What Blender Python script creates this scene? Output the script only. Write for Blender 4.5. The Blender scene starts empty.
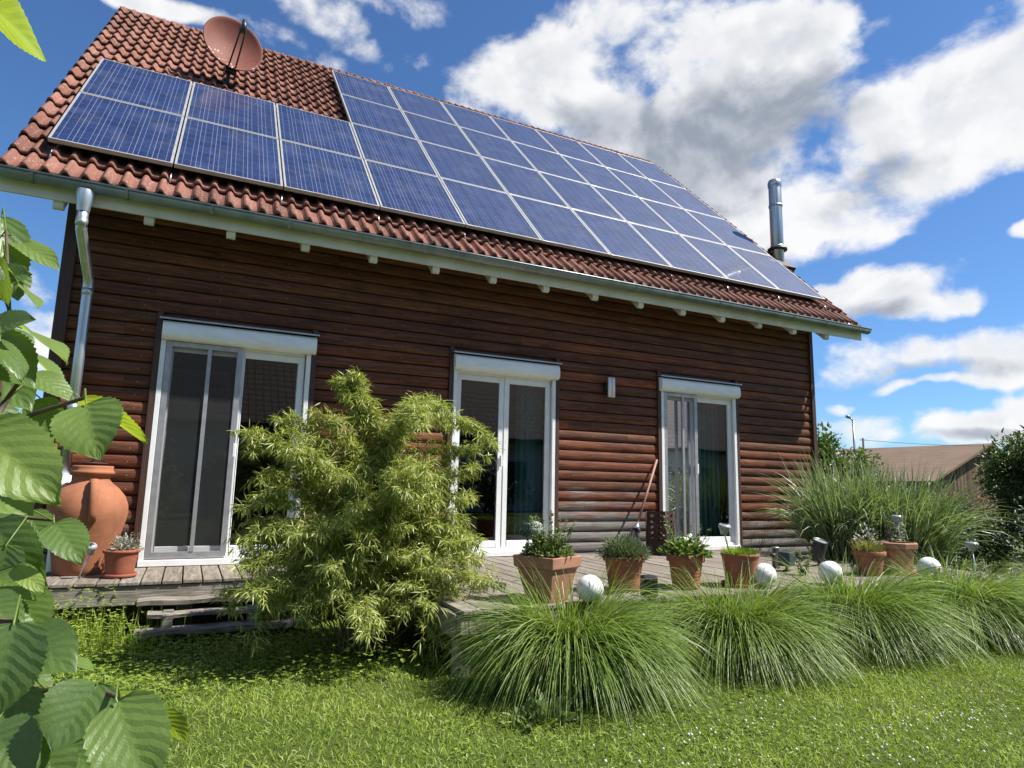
import bpy, bmesh, math, random
import numpy as np
from mathutils import Vector, Matrix, Euler
random.seed(7); RNG = np.random.default_rng(11)
scene = bpy.context.scene
COL = scene.collection
PI = math.pi

# ------------------------------------------------------------------ camera
F = 652.5; CAM = np.array([1.43243424, -6.90904113, 0.71411742])
YAW, PITCH, ROLL = (math.radians(a) for a in (25.95624315, 8.87073992, 1.27089732))
def cam_axes():
    f = np.array([math.sin(YAW)*math.cos(PITCH), math.cos(YAW)*math.cos(PITCH), math.sin(PITCH)])
    r = np.array([math.cos(YAW), -math.sin(YAW), 0.0]); u = np.cross(r, f)
    c, s = math.cos(ROLL), math.sin(ROLL)
    return c*r+s*u, -s*r+c*u, f
RX, UP, FW = cam_axes()
def ray(x, y): return FW+((x-512)/F)*RX-((y-384)/F)*UP
def at_d(x, y, d): return CAM+ray(x, y)*d                     # at depth d along the view axis
def at_y(x, y, Y): v = ray(x, y); return CAM+v*(Y-CAM[1])/v[1]
def at_z(x, y, Z): v = ray(x, y); return CAM+v*(Z-CAM[2])/v[2]
def proj(P):
    d = np.asarray(P, float)-CAM; z = d@FW
    return 512+F*(d@RX)/z, 384-F*(d@UP)/z, z
cd = bpy.data.cameras.new('camera'); cam = bpy.data.objects.new('camera', cd); COL.objects.link(cam)
cd.sensor_width = 36; cd.lens = F/1024*36; cd.clip_start = 0.02; cd.clip_end = 3000
m = Matrix.Identity(4)
for i in range(3):
    m[i][0], m[i][1], m[i][2], m[i][3] = RX[i], UP[i], -FW[i], CAM[i]
cam.matrix_world = m
scene.camera = cam

# ------------------------------------------------------------------ object helpers
def tag(o, label=None, cat=None, group=None, kind=None):
    if label: o['label'] = label
    if cat: o['category'] = cat
    if group: o['group'] = group
    if kind: o['kind'] = kind
    return o
def empty(name, loc=(0, 0, 0), label=None, cat=None, group=None, rz=0):
    o = bpy.data.objects.new(name, None); COL.objects.link(o)
    o.location = loc; o.rotation_euler = (0, 0, rz); o.empty_display_size = .1
    return tag(o, label, cat, group)
def set_parent(o, parent, local):
    o.parent = parent
    if not local:
        mw = Matrix.Identity(4); p = parent
        chain = []
        while p is not None: chain.append(p); p = p.parent
        for q in reversed(chain):
            mw = mw @ q.matrix_parent_inverse @ (Matrix.Translation(q.location) @ q.rotation_euler.to_matrix().to_4x4())
        o.matrix_parent_inverse = mw.inverted()
def copy_thing(root):
    r = root.copy(); COL.objects.link(r)
    for ch in list(root.children):
        c = ch.copy(); COL.objects.link(c); c.parent = r
        for g in list(ch.children):
            d = g.copy(); COL.objects.link(d); d.parent = c
    return r
def frame_of(p0, p1):
    d = (p1-p0).normalized()
    a = Vector((0, 0, 1)) if abs(d.z) < .95 else Vector((1, 0, 0))
    s = d.cross(a).normalized(); return s, s.cross(d).normalized(), d

class MB:
    def __init__(s): s.v = []; s.f = []; s.sm = []
    def add(s, vs, fs, smooth=False):
        b = len(s.v); s.v += [tuple(q) for q in vs]
        for f in fs: s.f.append(tuple(i+b for i in f)); s.sm.append(smooth)
    def box(s, x0, x1, y0, y1, z0, z1, M=None):
        vs = [Vector(q) for q in ((x0,y0,z0),(x1,y0,z0),(x1,y1,z0),(x0,y1,z0),(x0,y0,z1),(x1,y0,z1),(x1,y1,z1),(x0,y1,z1))]
        if M is not None: vs = [M @ q for q in vs]
        s.add(vs, ((0,3,2,1),(4,5,6,7),(0,1,5,4),(1,2,6,5),(2,3,7,6),(3,0,4,7)))
    def tube(s, pts, rad, n=10, caps=True, smooth=True):
        pts = [Vector(p) for p in pts]
        if not hasattr(rad, '__len__'): rad = [rad]*len(pts)
        vs = []; prev = None
        for i, p in enumerate(pts):
            a = pts[max(0, i-1)]; b = pts[min(len(pts)-1, i+1)]
            d = (b-a).normalized()
            if prev is None:
                sx, sy, _ = frame_of(a, b)
            else:
                sx = (prev-d*prev.dot(d))
                sx = sx.normalized() if sx.length > 1e-6 else frame_of(a, b)[0]
                sy = sx.cross(d).normalized()
            prev = sx
            for k in range(n):
                t = 2*PI*k/n; vs.append(p+(sx*math.cos(t)+sy*math.sin(t))*rad[i])
        fs = []
        for i in range(len(pts)-1):
            for k in range(n):
                k2 = (k+1) % n
                fs.append((i*n+k, i*n+k2, (i+1)*n+k2, (i+1)*n+k))
        s.add(vs, fs, smooth)
        if caps:
            s.add(vs[:n], [tuple(range(n))[::-1]]); s.add(vs[-n:], [tuple(range(n))])
    def lathe(s, prof, c=(0, 0, 0), n=32, smooth=True, M=None):
        vs = []
        for r, z in prof:
            for k in range(n):
                t = 2*PI*k/n; q = Vector((r*math.cos(t), r*math.sin(t), z))
                if M is not None: q = M @ q
                vs.append(q+Vector(c))
        fs = []
        for i in range(len(prof)-1):
            for k in range(n):
                k2 = (k+1) % n; fs.append((i*n+k, i*n+k2, (i+1)*n+k2, (i+1)*n+k))
        s.add(vs, fs, smooth)
    def prism(s, poly, axis, a0, a1, smooth=False):
        # poly in the two other axes, extruded along axis
        def mk(p, t):
            return {'x': (t, p[0], p[1]), 'y': (p[0], t, p[1]), 'z': (p[0], p[1], t)}[axis]
        n = len(poly); vs = [mk(p, a0) for p in poly]+[mk(p, a1) for p in poly]
        fs = [tuple(range(n))[::-1], tuple(range(n, 2*n))]
        s.add(vs, fs)
        s.add(vs, [(i, (i+1) % n, n+(i+1) % n, n+i) for i in range(n)], smooth)
    def ball(s, c, r, n=16, m=10, sq=1.0):
        prof = [(r*math.sin(PI*i/m)+1e-5, -r*sq*math.cos(PI*i/m)) for i in range(m+1)]
        s.lathe(prof, c, n)
    def build(s, name, mat, parent=None, local=False, bevel=0, fix=True):
        me = bpy.data.meshes.new(name); me.from_pydata(s.v, [], s.f); me.update()
        me.polygons.foreach_set('use_smooth', s.sm)
        if fix:
            bm = bmesh.new(); bm.from_mesh(me)
            bmesh.ops.remove_doubles(bm, verts=bm.verts, dist=1e-5)
            bmesh.ops.recalc_face_normals(bm, faces=bm.faces); bm.to_mesh(me); bm.free()
        me.materials.append(mat)
        o = bpy.data.objects.new(name, me); COL.objects.link(o)
        if parent is not None: set_parent(o, parent, local)
        if bevel:
            b = o.modifiers.new('bevel', 'BEVEL'); b.width = bevel; b.segments = 2; b.limit_method = 'ANGLE'
            b.angle_limit = math.radians(40)
        return o

def np_mesh(name, V, faces, mat, rnd=None, uv=None, parent=None, local=False, smooth=False):
    """V (n,3); faces list of int arrays (m,k) with equal k per array."""
    me = bpy.data.meshes.new(name)
    V = np.ascontiguousarray(V, dtype=np.float32)
    loops = np.concatenate([f.reshape(-1) for f in faces]).astype(np.int32)
    sizes = np.concatenate([np.full(len(f), f.shape[1], np.int32) for f in faces])
    starts = np.concatenate([[0], np.cumsum(sizes)[:-1]]).astype(np.int32)
    me.vertices.add(len(V)); me.vertices.foreach_set('co', V.ravel())
    me.loops.add(len(loops)); me.loops.foreach_set('vertex_index', loops)
    me.polygons.add(len(sizes)); me.polygons.foreach_set('loop_start', starts); me.polygons.foreach_set('loop_total', sizes)
    if smooth: me.polygons.foreach_set('use_smooth', np.ones(len(sizes), bool))
    if rnd is not None:
        a = me.attributes.new('rnd', 'FLOAT', 'POINT'); a.data.foreach_set('value', np.ascontiguousarray(rnd, np.float32))
    if uv is not None:
        l = me.uv_layers.new(name='uv'); l.data.foreach_set('uv', np.ascontiguousarray(uv[loops], np.float32).ravel())
    me.update(calc_edges=True); me.validate()
    me.materials.append(mat)
    o = bpy.data.objects.new(name, me); COL.objects.link(o)
    if parent is not None: set_parent(o, parent, local)
    return o

def blades(root, az, th0, kap, L, w, nseg=5, twist=None, prof='grass', kpow=1.0):
    """Vectorised curved ribbons. th = tilt from vertical. Returns V, faces, t-values (along), id."""
    n = len(root); ts = np.linspace(0, 1, nseg+1)
    h = np.stack([np.cos(az), np.sin(az), 0*az], 1)
    side = np.stack([-np.sin(az), np.cos(az), 0*az], 1)
    if twist is None: twist = np.zeros(n)
    P = root.copy(); pts = [P.copy()]; tv = []
    for k in range(nseg):
        tm = (ts[k]+ts[k+1])/2
        th = th0+kap*tm**kpow
        d = np.sin(th)[:, None]*h+np.cos(th)[:, None]*np.array([0, 0, 1.0])
        P = P+d*(L/nseg)[:, None]; pts.append(P.copy())
    th_m = th0+kap*.5
    nrm = np.cos(th_m)[:, None]*h-np.sin(th_m)[:, None]*np.array([0, 0, 1.0])
    sd = np.cos(twist)[:, None]*side+np.sin(twist)[:, None]*nrm
    V = []; rows = []
    for k, t in enumerate(ts[:-1]):
        if prof == 'grass': wt = w*(1-t**2)*(0.75+.25*min(1, t*5))
        else: wt = w*(.18+math.sin(PI*min(1, (t+.02)**.8))*.95)     # lanceolate
        V.append(pts[k]-sd*wt[:, None]*.5); V.append(pts[k]+sd*wt[:, None]*.5)
    V.append(pts[-1])
    m = 2*nseg+1
    V = np.stack(V, 1).reshape(-1, 3)
    b = (np.arange(n)*m)[:, None]
    quads = [b+np.array([[2*k, 2*k+1, 2*k+3, 2*k+2]]) for k in range(nseg-1)]
    tris = b+np.array([[2*nseg-2, 2*nseg-1, 2*nseg]])
    faces = ([np.concatenate(quads)] if quads else [])+[tris]
    uvk = np.concatenate([np.stack([np.tile([-1., 1.], nseg), np.repeat(ts[:-1], 2)], 1), [[0, 1.]]])
    uv = np.tile(uvk, (n, 1))
    return V, faces, uv, np.repeat(np.arange(n), m)

def leaves(base, d, nrm, L, W, fold=.25, curl=.15):
    """Small pointed leaves, 7 verts each (folded along midrib and curled)."""
    n = len(base)
    d = d/np.linalg.norm(d, axis=1)[:, None]
    s = np.cross(d, nrm); s /= np.linalg.norm(s, axis=1)[:, None]+1e-9
    nn = np.cross(s, d)
    L = L[:, None]; W = W[:, None]
    p = [base,
         base+d*L*.3+s*W*.45+nn*W*fold, base+d*L*.35, base+d*L*.3-s*W*.45+nn*W*fold,
         base+d*L*.68+s*W*.38+nn*(W*fold*.7-L*curl*.4), base+d*L*.7-nn*L*curl*.4, base+d*L*.68-s*W*.38+nn*(W*fold*.7-L*curl*.4),
         base+d*L-nn*L*curl]
    V = np.stack(p, 1).reshape(-1, 3); b = (np.arange(n)*8)[:, None]
    q = np.concatenate([b+np.array([[1, 4, 5, 2]]), b+np.array([[2, 5, 6, 3]])])
    t = np.concatenate([b+np.array([[x]]).reshape(1, 3) for x in ([0, 1, 2], [0, 2, 3], [4, 7, 5], [5, 7, 6])])
    uvk = np.array([[0, 0], [1, .3], [0, .35], [-1, .3], [1, .7], [0, .7], [-1, .7], [0, 1.]])
    return V, [q, t], np.tile(uvk, (n, 1)), np.repeat(np.arange(n), 8)

def merge(parts):
    Vs, Fs, Us, Rs = [], {}, [], []; off = 0
    for V, faces, uv, r in parts:
        for f in faces: Fs.setdefault(f.shape[1], []).append(f+off)
        Vs.append(V); Us.append(uv); Rs.append(r); off += len(V)
    return np.concatenate(Vs), [np.concatenate(v) for v in Fs.values()], np.concatenate(Us), np.concatenate(Rs)
def unit(v): return v/(np.linalg.norm(v, axis=-1, keepdims=True)+1e-9)

# ------------------------------------------------------------------ material helpers
class NT:
    def __init__(s, tree): s.t = tree; s.t.nodes.clear()
    def n(s, typ, **kw):
        o = s.t.nodes.new(typ)
        for k, v in kw.items(): setattr(o, k, v)
        return o
    def put(s, sock, val):
        if isinstance(val, bpy.types.NodeSocket): s.t.links.new(val, sock)
        elif val is not None:
            if sock.type == 'RGBA' and not hasattr(val, '__len__'): val = (val, val, val, 1)
            if sock.type == 'RGBA' and len(val) == 3: val = (*val, 1)
            sock.default_value = val
    def math(s, op, a, b=None, c=None, clamp=False):
        o = s.n('ShaderNodeMath', operation=op); o.use_clamp = clamp
        for i, q in enumerate((a, b, c)):
            if q is not None: s.put(o.inputs[i], q)
        return o.outputs[0]
    def vmath(s, op, a, b=None):
        o = s.n('ShaderNodeVectorMath', operation=op); s.put(o.inputs[0], a)
        if b is not None: s.put(o.inputs[1], b)
        return o.outputs[0]
    def noise(s, vec=None, scale=5, detail=4, rough=.55, dist=0, dim='3D', out=0):
        o = s.n('ShaderNodeTexNoise'); o.noise_dimensions = dim
        if vec is not None: s.put(o.inputs['Vector'], vec)
        s.put(o.inputs['Scale'], scale); s.put(o.inputs['Detail'], detail); s.put(o.inputs['Roughness'], rough); s.put(o.inputs['Distortion'], dist)
        return o.outputs[out]
    def white(s, w):
        o = s.n('ShaderNodeTexWhiteNoise'); o.noise_dimensions = '1D'; s.put(o.inputs['W'], w); return o.outputs['Value']
    def voro(s, vec, scale, out='Distance', feature='F1', rand=1):
        o = s.n('ShaderNodeTexVoronoi'); o.feature = feature; s.put(o.inputs['Vector'], vec); s.put(o.inputs['Scale'], scale); s.put(o.inputs['Randomness'], rand)
        return o.outputs[out]
    def ramp(s, fac, stops, interp='LINEAR'):
        o = s.n('ShaderNodeValToRGB'); e = o.color_ramp; e.interpolation = interp
        while len(e.elements) < len(stops): e.elements.new(.5)
        for i, (p, c) in enumerate(stops):
            e.elements[i].position = p
            e.elements[i].color = (c, c, c, 1) if not hasattr(c, '__len__') else (*c, 1)
        s.put(o.inputs[0], fac); return o.outputs[0]
    def mix(s, fac, a, b, mode='MIX'):
        o = s.n('ShaderNodeMix', data_type='RGBA', blend_type=mode); o.clamp_factor = True
        s.put(o.inputs[0], fac); s.put(o.inputs[6], a); s.put(o.inputs[7], b); return o.outputs[2]
    def scale(s, vec, sc):
        return s.vmath('MULTIPLY', vec, sc)
    def sep(s, vec):
        o = s.n('ShaderNodeSeparateXYZ'); s.put(o.inputs[0], vec); return o.outputs
    def comb(s, x, y, z):
        o = s.n('ShaderNodeCombineXYZ')
        for i, q in enumerate((x, y, z)): s.put(o.inputs[i], q)
        return o.outputs[0]
    def step(s, x, a, b):
        o = s.n('ShaderNodeMapRange', interpolation_type='SMOOTHSTEP'); s.put(o.inputs[0], x); s.put(o.inputs[1], a); s.put(o.inputs[2], b)
        o.inputs[3].default_value = 0; o.inputs[4].default_value = 1; return o.outputs[0]
    def obj(s): return s.n('ShaderNodeTexCoord').outputs['Object']
    def pos(s): return s.n('ShaderNodeNewGeometry').outputs['Position']
    def uv(s): return s.n('ShaderNodeTexCoord').outputs['UV']
    def attr(s, name='rnd'):
        return s.n('ShaderNodeAttribute', attribute_name=name).outputs['Fac']
    def bump(s, h, strength=.5, dist=.01):
        o = s.n('ShaderNodeBump'); s.put(o.inputs['Height'], h); s.put(o.inputs['Strength'], strength); s.put(o.inputs['Distance'], dist); return o.outputs[0]
    def bsdf(s, col, rough=.6, metal=0, bump=None, spec=None, out=True, coat=None, coat_rough=.1):
        b = s.n('ShaderNodeBsdfPrincipled'); s.put(b.inputs['Base Color'], col); s.put(b.inputs['Roughness'], rough); s.put(b.inputs['Metallic'], metal)
        if bump is not None: s.put(b.inputs['Normal'], bump)
        if spec is not None: s.put(b.inputs['Specular IOR Level'], spec)
        if coat is not None: s.put(b.inputs['Coat Weight'], coat); s.put(b.inputs['Coat Roughness'], coat_rough)
        if out: s.out(b.outputs[0])
        return b
    def out(s, sh):
        o = s.n('ShaderNodeOutputMaterial'); s.put(o.inputs[0], sh)
MATS = {}
def material(name):
    def deco(fn):
        m = bpy.data.materials.new(name); m.use_nodes = True
        fn(NT(m.node_tree)); MATS[name] = m; return fn
    return deco
def leafmat(name, c_dark, c_mid, c_light, trans=.35, rough=.5, stripe=None, spec=.4, tip=None):
    m = bpy.data.materials.new(name); m.use_nodes = True; t = NT(m.node_tree)
    r = t.attr()
    col = t.ramp(r, [(0, c_dark), (.5, c_mid), (1, c_light)])
    if stripe is not None:
        u = t.math('ABSOLUTE', t.sep(t.uv())[0])
        col = t.mix(t.step(u, .35, .6), stripe, col)
    if tip is not None:
        col = t.mix(t.step(t.sep(t.uv())[1], .6, 1.0), col, tip)
    b = t.bsdf(col, rough, out=False, spec=spec)
    tr = t.n('ShaderNodeBsdfTranslucent'); t.put(tr.inputs[0], t.mix(1.0, col, (1.25, 1.3, .6, 1), 'MULTIPLY'))
    mx = t.n('ShaderNodeMixShader'); mx.inputs[0].default_value = trans
    t.put(mx.inputs[1], b.outputs[0]); t.put(mx.inputs[2], tr.outputs[0]); t.out(mx.outputs[0])
    MATS[name] = m; return m
def plain(name, col, rough=.5, metal=0, var=.12, scale=8, bump=.15):
    m = bpy.data.materials.new(name); m.use_nodes = True; t = NT(m.node_tree)
    p = t.obj(); nz = t.noise(p, scale, 5, .6)
    lo = tuple(c*(1-var*1.6) for c in col); hi = tuple(min(1, c*(1+var)) for c in col)
    c = t.ramp(nz, [(.25, lo), (.75, hi)])
    t.bsdf(c, t.math('ADD', rough-.06, t.math('MULTIPLY', nz, .12)), metal, t.bump(t.noise(p, scale*6, 3), bump, .004))
    MATS[name] = m; return m

BP = 0.1225; BZ0 = 1.404-BP*30      # siding board pitch / phase
@material('siding')
def _(t):
    p = t.pos(); x, y, z = t.sep(p)
    idx = t.math('FLOOR', t.math('DIVIDE', t.math('SUBTRACT', z, BZ0), BP))
    rb = t.white(idx)
    seg = t.math('FLOOR', t.math('ADD', t.math('DIVIDE', x, 3.9), t.math('MULTIPLY', rb, 7.0)))
    rnd = t.white(t.math('ADD', t.math('MULTIPLY', idx, 13.7), t.math('MULTIPLY', seg, 3.1)))
    g = t.noise(t.comb(t.math('ADD', t.math('MULTIPLY', x, 1.2), t.math('MULTIPLY', rnd, 50)), t.math('MULTIPLY', y, 12), t.math('MULTIPLY', z, 26)), 2.2, 6, .62, .8)
    fine = t.noise(t.comb(t.math('MULTIPLY', x, 5), y, t.math('MULTIPLY', z, 170)), 2.0, 4, .6)
    col = t.ramp(g, [(.22, (.030, .012, .007)), (.45, (.098, .036, .016)), (.62, (.205, .074, .032)), (.85, (.36, .15, .074))])
    col = t.mix(t.math('MULTIPLY', rnd, .75), col, t.mix(1, col, (.55, .46, .42, 1), 'MULTIPLY'))
    col = t.mix(t.step(t.math('ADD', t.white(t.math('ADD', t.math('MULTIPLY', idx, 7.3), t.math('MULTIPLY', seg, 1.7))), 0), .6, 1.0), col, t.mix(1, col, (1.45, 1.15, 1.0, 1), 'MULTIPLY'))
    # the stain is worn off to silver wood towards the deck (splash zone), strongest between the doors
    wn = t.noise(t.comb(t.math('MULTIPLY', x, .9), 0, t.math('MULTIPLY', z, 5)), 1.6, 5, .6)
    hz = t.math('ADD', t.math('SUBTRACT', .62, z), t.math('MULTIPLY', t.math('SUBTRACT', wn, .5), 1.5))
    mid = t.math('MULTIPLY', t.step(x, 5.2, 5.5), t.math('SUBTRACT', 1, t.step(x, 6.4, 7.2)))
    hz = t.math('ADD', hz, t.math('SUBTRACT', t.math('MULTIPLY', mid, .28), .34))
    wf = t.step(hz, -.12, .3)
    grey = t.ramp(g, [(.25, (.055, .047, .042)), (.5, (.17, .155, .14)), (.8, (.33, .305, .28))])
    col = t.mix(wf, col, grey)
    blk = t.noise(t.comb(t.math('MULTIPLY', x, .7), 0, t.math('MULTIPLY', z, 2.2)), 1.3, 6, .66)
    col = t.mix(t.math('MULTIPLY', t.step(blk, .50, .66), .40), col, t.mix(1, col, (.34, .33, .36, 1), 'MULTIPLY'))
    crk = t.noise(t.comb(t.math('MULTIPLY', x, 2.2), 0, t.math('MULTIPLY', z, 95)), 1.4, 3, .5)
    col = t.mix(t.math('MULTIPLY', t.step(crk, .64, .69), .7), col, (.012, .007, .005, 1))
    jf = t.math('FRACT', t.math('ADD', t.math('DIVIDE', x, 3.9), t.math('MULTIPLY', rb, 7.0)))
    col = t.mix(t.math('LESS_THAN', jf, .0009), col, (.008, .005, .004, 1))
    # worn lighter crest of each board
    zz = t.math('FRACT', t.math('DIVIDE', t.math('SUBTRACT', z, BZ0), BP))
    wear = t.math('MULTIPLY', t.step(t.noise(t.comb(t.math('MULTIPLY', x, 3), 0, t.math('MULTIPLY', z, 40)), 1.5, 6, .7), .5, .75), .45)
    col = t.mix(wear, col, t.mix(.4, t.mix(1, col, (1.7, 1.5, 1.35, 1), 'MULTIPLY'), (.22, .16, .12, 1)))
    kn = t.voro(t.comb(t.math('MULTIPLY', x, 1.1), 0, t.math('MULTIPLY', z, 8)), 1.0)
    col = t.mix(t.math('SUBTRACT', 1, t.step(kn, .04, .12)), col, t.mix(1, col, (.35, .3, .3, 1), 'MULTIPLY'))
    nxx = t.math('MULTIPLY', t.math('SUBTRACT', t.math('FRACT', t.math('DIVIDE', t.math('ADD', x, t.math('MULTIPLY', rb, .02)), .625)), .5), .625)
    nzz = t.math('MULTIPLY', t.math('SUBTRACT', zz, .52), BP)
    nd = t.math('LESS_THAN', t.math('ADD', t.math('MULTIPLY', nxx, nxx), t.math('MULTIPLY', nzz, nzz)), .005**2)
    col = t.mix(t.math('MULTIPLY', nd, .8), col, (.30, .27, .24, 1))
    bh = t.math('ADD', t.math('MULTIPLY', g, .6), t.math('MULTIPLY', fine, .5))
    t.bsdf(col, t.math('ADD', .5, t.math('MULTIPLY', g, .25)), 0, t.bump(bh, .5, .006), spec=.3)
@material('trim_brown')
def _(t):
    p = t.pos(); x, y, z = t.sep(p)
    g = t.noise(t.comb(t.math('MULTIPLY', x, 30), t.math('MULTIPLY', y, 20), t.math('MULTIPLY', z, 1.6)), 2, 5, .6, .5)
    t.bsdf(t.ramp(g, [(.25, (.028, .013, .009)), (.75, (.085, .035, .022))]), .55, 0, t.bump(g, .4, .004))
@material('cream_paint')
def _(t):
    p = t.pos(); g = t.noise(p, 3, 6, .65); g2 = t.noise(p, 40, 4)
    t.bsdf(t.ramp(g, [(.3, (.54, .52, .43)), (.6, (.70, .68, .59))]), .55, 0, t.bump(g2, .2, .004))
@material('tiles')
def _(t):
    p = t.pos(); x, y, z = t.sep(p)
    s = t.math('MULTIPLY', t.math('ADD', t.math('MULTIPLY', y, .707), t.math('MULTIPLY', z, .707)), 1)
    ci = t.math('FLOOR', t.math('DIVIDE', t.math('SUBTRACT', s, 1.962), .345))
    ti = t.math('FLOOR', t.math('DIVIDE', t.math('ADD', x, .2), .289))
    rnd = t.white(t.math('ADD', t.math('MULTIPLY', ci, 17.3), t.math('MULTIPLY', ti, 3.77)))
    base = t.ramp(rnd, [(0, (.125, .050, .034)), (.5, (.182, .074, .050)), (1, (.245, .108, .078))])
    n1 = t.noise(p, 5, 6, .65); n2 = t.noise(p, 26, 5, .7)
    base = t.mix(t.step(n1, .48, .8), base, (.115, .066, .052, 1))
    base = t.mix(t.math('MULTIPLY', t.step(n2, .58, .72), .5), base, (.10, .07, .055, 1))
    # lichen, thicker along the eave and the verge
    ed = t.math('MAXIMUM', t.math('SUBTRACT', 1, t.step(s, 2.0, 2.9)), t.math('SUBTRACT', 1, t.step(x, -.1, .5)))
    li = t.voro(p, 30); l2 = t.noise(p, 9, 4, .6)
    lf = t.math('MULTIPLY', t.math('SUBTRACT', 1, t.step(li, .12, .34)), t.step(t.math('ADD', l2, t.math('MULTIPLY', ed, .16)), .56, .68))
    base = t.mix(t.math('MULTIPLY', lf, .8), base, (.34, .31, .27, 1))
    st_ = t.noise(t.comb(t.math('MULTIPLY', x, 3), t.math('MULTIPLY', s, .35), 0), 2.2, 5, .6)
    base = t.mix(t.math('MULTIPLY', t.step(st_, .52, .72), .5), base, t.mix(1, base, (.45, .42, .42, 1), 'MULTIPLY'))
    t.bsdf(base, .78, 0, t.bump(t.noise(p, 120, 3), .35, .004), spec=.25)
@material('zinc')
def _(t):
    p = t.pos(); n1 = t.noise(t.scale(p, (1, 1, .35)), 6, 5, .6)
    t.bsdf(t.ramp(n1, [(.3, (.20, .225, .235)), (.7, (.33, .36, .37))]), t.math('ADD', .34, t.math('MULTIPLY', n1, .2)), .75, t.bump(n1, .08, .01))
@material('zinc_pipe')
def _(t):
    p = t.pos(); n1 = t.noise(t.scale(p, (1, 1, .35)), 9, 5, .6)
    t.bsdf(t.ramp(n1, [(.3, (.42, .46, .50)), (.7, (.58, .62, .65))]), t.math('ADD', .26, t.math('MULTIPLY', n1, .2)), .85, t.bump(n1, .08, .01))
@material('stainless')
def _(t):
    p = t.obj(); n1 = t.noise(t.scale(p, (6, 6, .6)), 5, 4)
    t.bsdf(t.ramp(n1, [(.3, (.38, .39, .40)), (.7, (.52, .53, .54))]), .36, 1.0, t.bump(n1, .06, .01))
@material('white_pvc')
def _(t):
    p = t.pos(); n1 = t.noise(p, 7, 6, .65); n2 = t.noise(t.scale(p, (1, 1, .2)), 30, 3)
    t.bsdf(t.ramp(n1, [(.3, (.70, .71, .70)), (.65, (.80, .81, .80))]), .35, 0, t.bump(n2, .05, .003))
@material('shutter_metal')
def _(t):
    p = t.pos(); n1 = t.noise(t.scale(p, (1, 1, 4)), 5, 6, .65)
    t.bsdf(t.ramp(n1, [(.3, (.78, .78, .75)), (.6, (.89, .89, .87))]), .4, 0, t.bump(n1, .06, .004))
@material('grey_alu')
def _(t):
    p = t.pos(); n1 = t.noise(p, 12, 4)
    t.bsdf(t.ramp(n1, [(.3, (.34, .34, .36)), (.7, (.46, .46, .48))]), .4, .6)
@material('pane_glass')
def _(t):
    fr = t.n('ShaderNodeFresnel'); fr.inputs[0].default_value = 1.8
    tr = t.n('ShaderNodeBsdfTransparent'); t.put(tr.inputs[0], (.72, .77, .76, 1))
    gl = t.n('ShaderNodeBsdfGlossy'); gl.inputs['Roughness'].default_value = .0; t.put(gl.inputs[0], (.95, .97, 1, 1))
    nb = t.bump(t.noise(t.pos(), 1.3, 2), .02, .05); t.put(gl.inputs['Normal'], nb)
    mx = t.n('ShaderNodeMixShader'); t.put(mx.inputs[0], fr.outputs[0]); t.put(mx.inputs[1], tr.outputs[0]); t.put(mx.inputs[2], gl.outputs[0]); t.out(mx.outputs[0])
@material('insect_mesh')
def _(t):
    tr = t.n('ShaderNodeBsdfTransparent')
    df = t.bsdf((.055, .058, .06), .6, out=False)
    mx = t.n('ShaderNodeMixShader'); mx.inputs[0].default_value = .30
    t.put(mx.inputs[1], tr.outputs[0]); t.put(mx.inputs[2], df.outputs[0]); t.out(mx.outputs[0])
@material('pv_cells')
def _(t):
    u, v, _z = t.sep(t.uv())           # 0..1 across the laminate
    cu = t.math('MULTIPLY', u, 6); cv = t.math('MULTIPLY', v, 9)
    fu = t.math('FRACT', cu); fv = t.math('FRACT', cv)
    oi = t.n('ShaderNodeObjectInfo').outputs['Random']
    cid = t.math('ADD', t.math('ADD', t.math('FLOOR', cu), t.math('MULTIPLY', t.math('FLOOR', cv), 11)), t.math('MULTIPLY', oi, 97))
    rnd = t.white(cid)
    cr = t.n('ShaderNodeTexVoronoi'); t.put(cr.inputs['Vector'], t.comb(t.math('ADD', u, t.math('MULTIPLY', oi, 9)), t.math('MULTIPLY', v, 1.46), 0)); cr.inputs['Scale'].default_value = 55
    cry = t.sep(cr.outputs['Color'])[0]
    f = t.math('ADD', t.math('MULTIPLY', rnd, .45), t.math('MULTIPLY', cry, .55))
    col = t.ramp(f, [(0, (.007, .013, .045)), (.5, (.012, .023, .075)), (1, (.020, .037, .115))])
    def line(fr, c, w): return t.math('LESS_THAN', t.math('ABSOLUTE', t.math('SUBTRACT', fr, c)), w)
    bus = t.math('MAXIMUM', line(fu, .27, .010), line(fu, .73, .010))
    col = t.mix(bus, col, (.18, .20, .26, 1))
    gapu = t.math('LESS_THAN', t.math('MINIMUM', fu, t.math('SUBTRACT', 1, fu)), .013)
    gapv = t.math('LESS_THAN', t.math('MINIMUM', fv, t.math('SUBTRACT', 1, fv)), .012)
    col = t.mix(t.math('MULTIPLY', gapv, .5), col, (.14, .16, .22, 1)); col = t.mix(gapu, col, (.19, .21, .27, 1))
    du = t.noise(t.pos(), 3, 5, .6)
    col = t.mix(t.math('MULTIPLY', t.step(du, .45, .8), .10), col, (.35, .34, .32, 1))
    t.bsdf(col, .42, 0, coat=.42, coat_rough=.06, spec=.2)
@material('pv_frame')
def _(t):
    p = t.obj(); n1 = t.noise(p, 7, 4)
    t.bsdf(t.ramp(n1, [(.3, (.32, .32, .31)), (.7, (.42, .42, .41))]), .42, .35)
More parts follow.
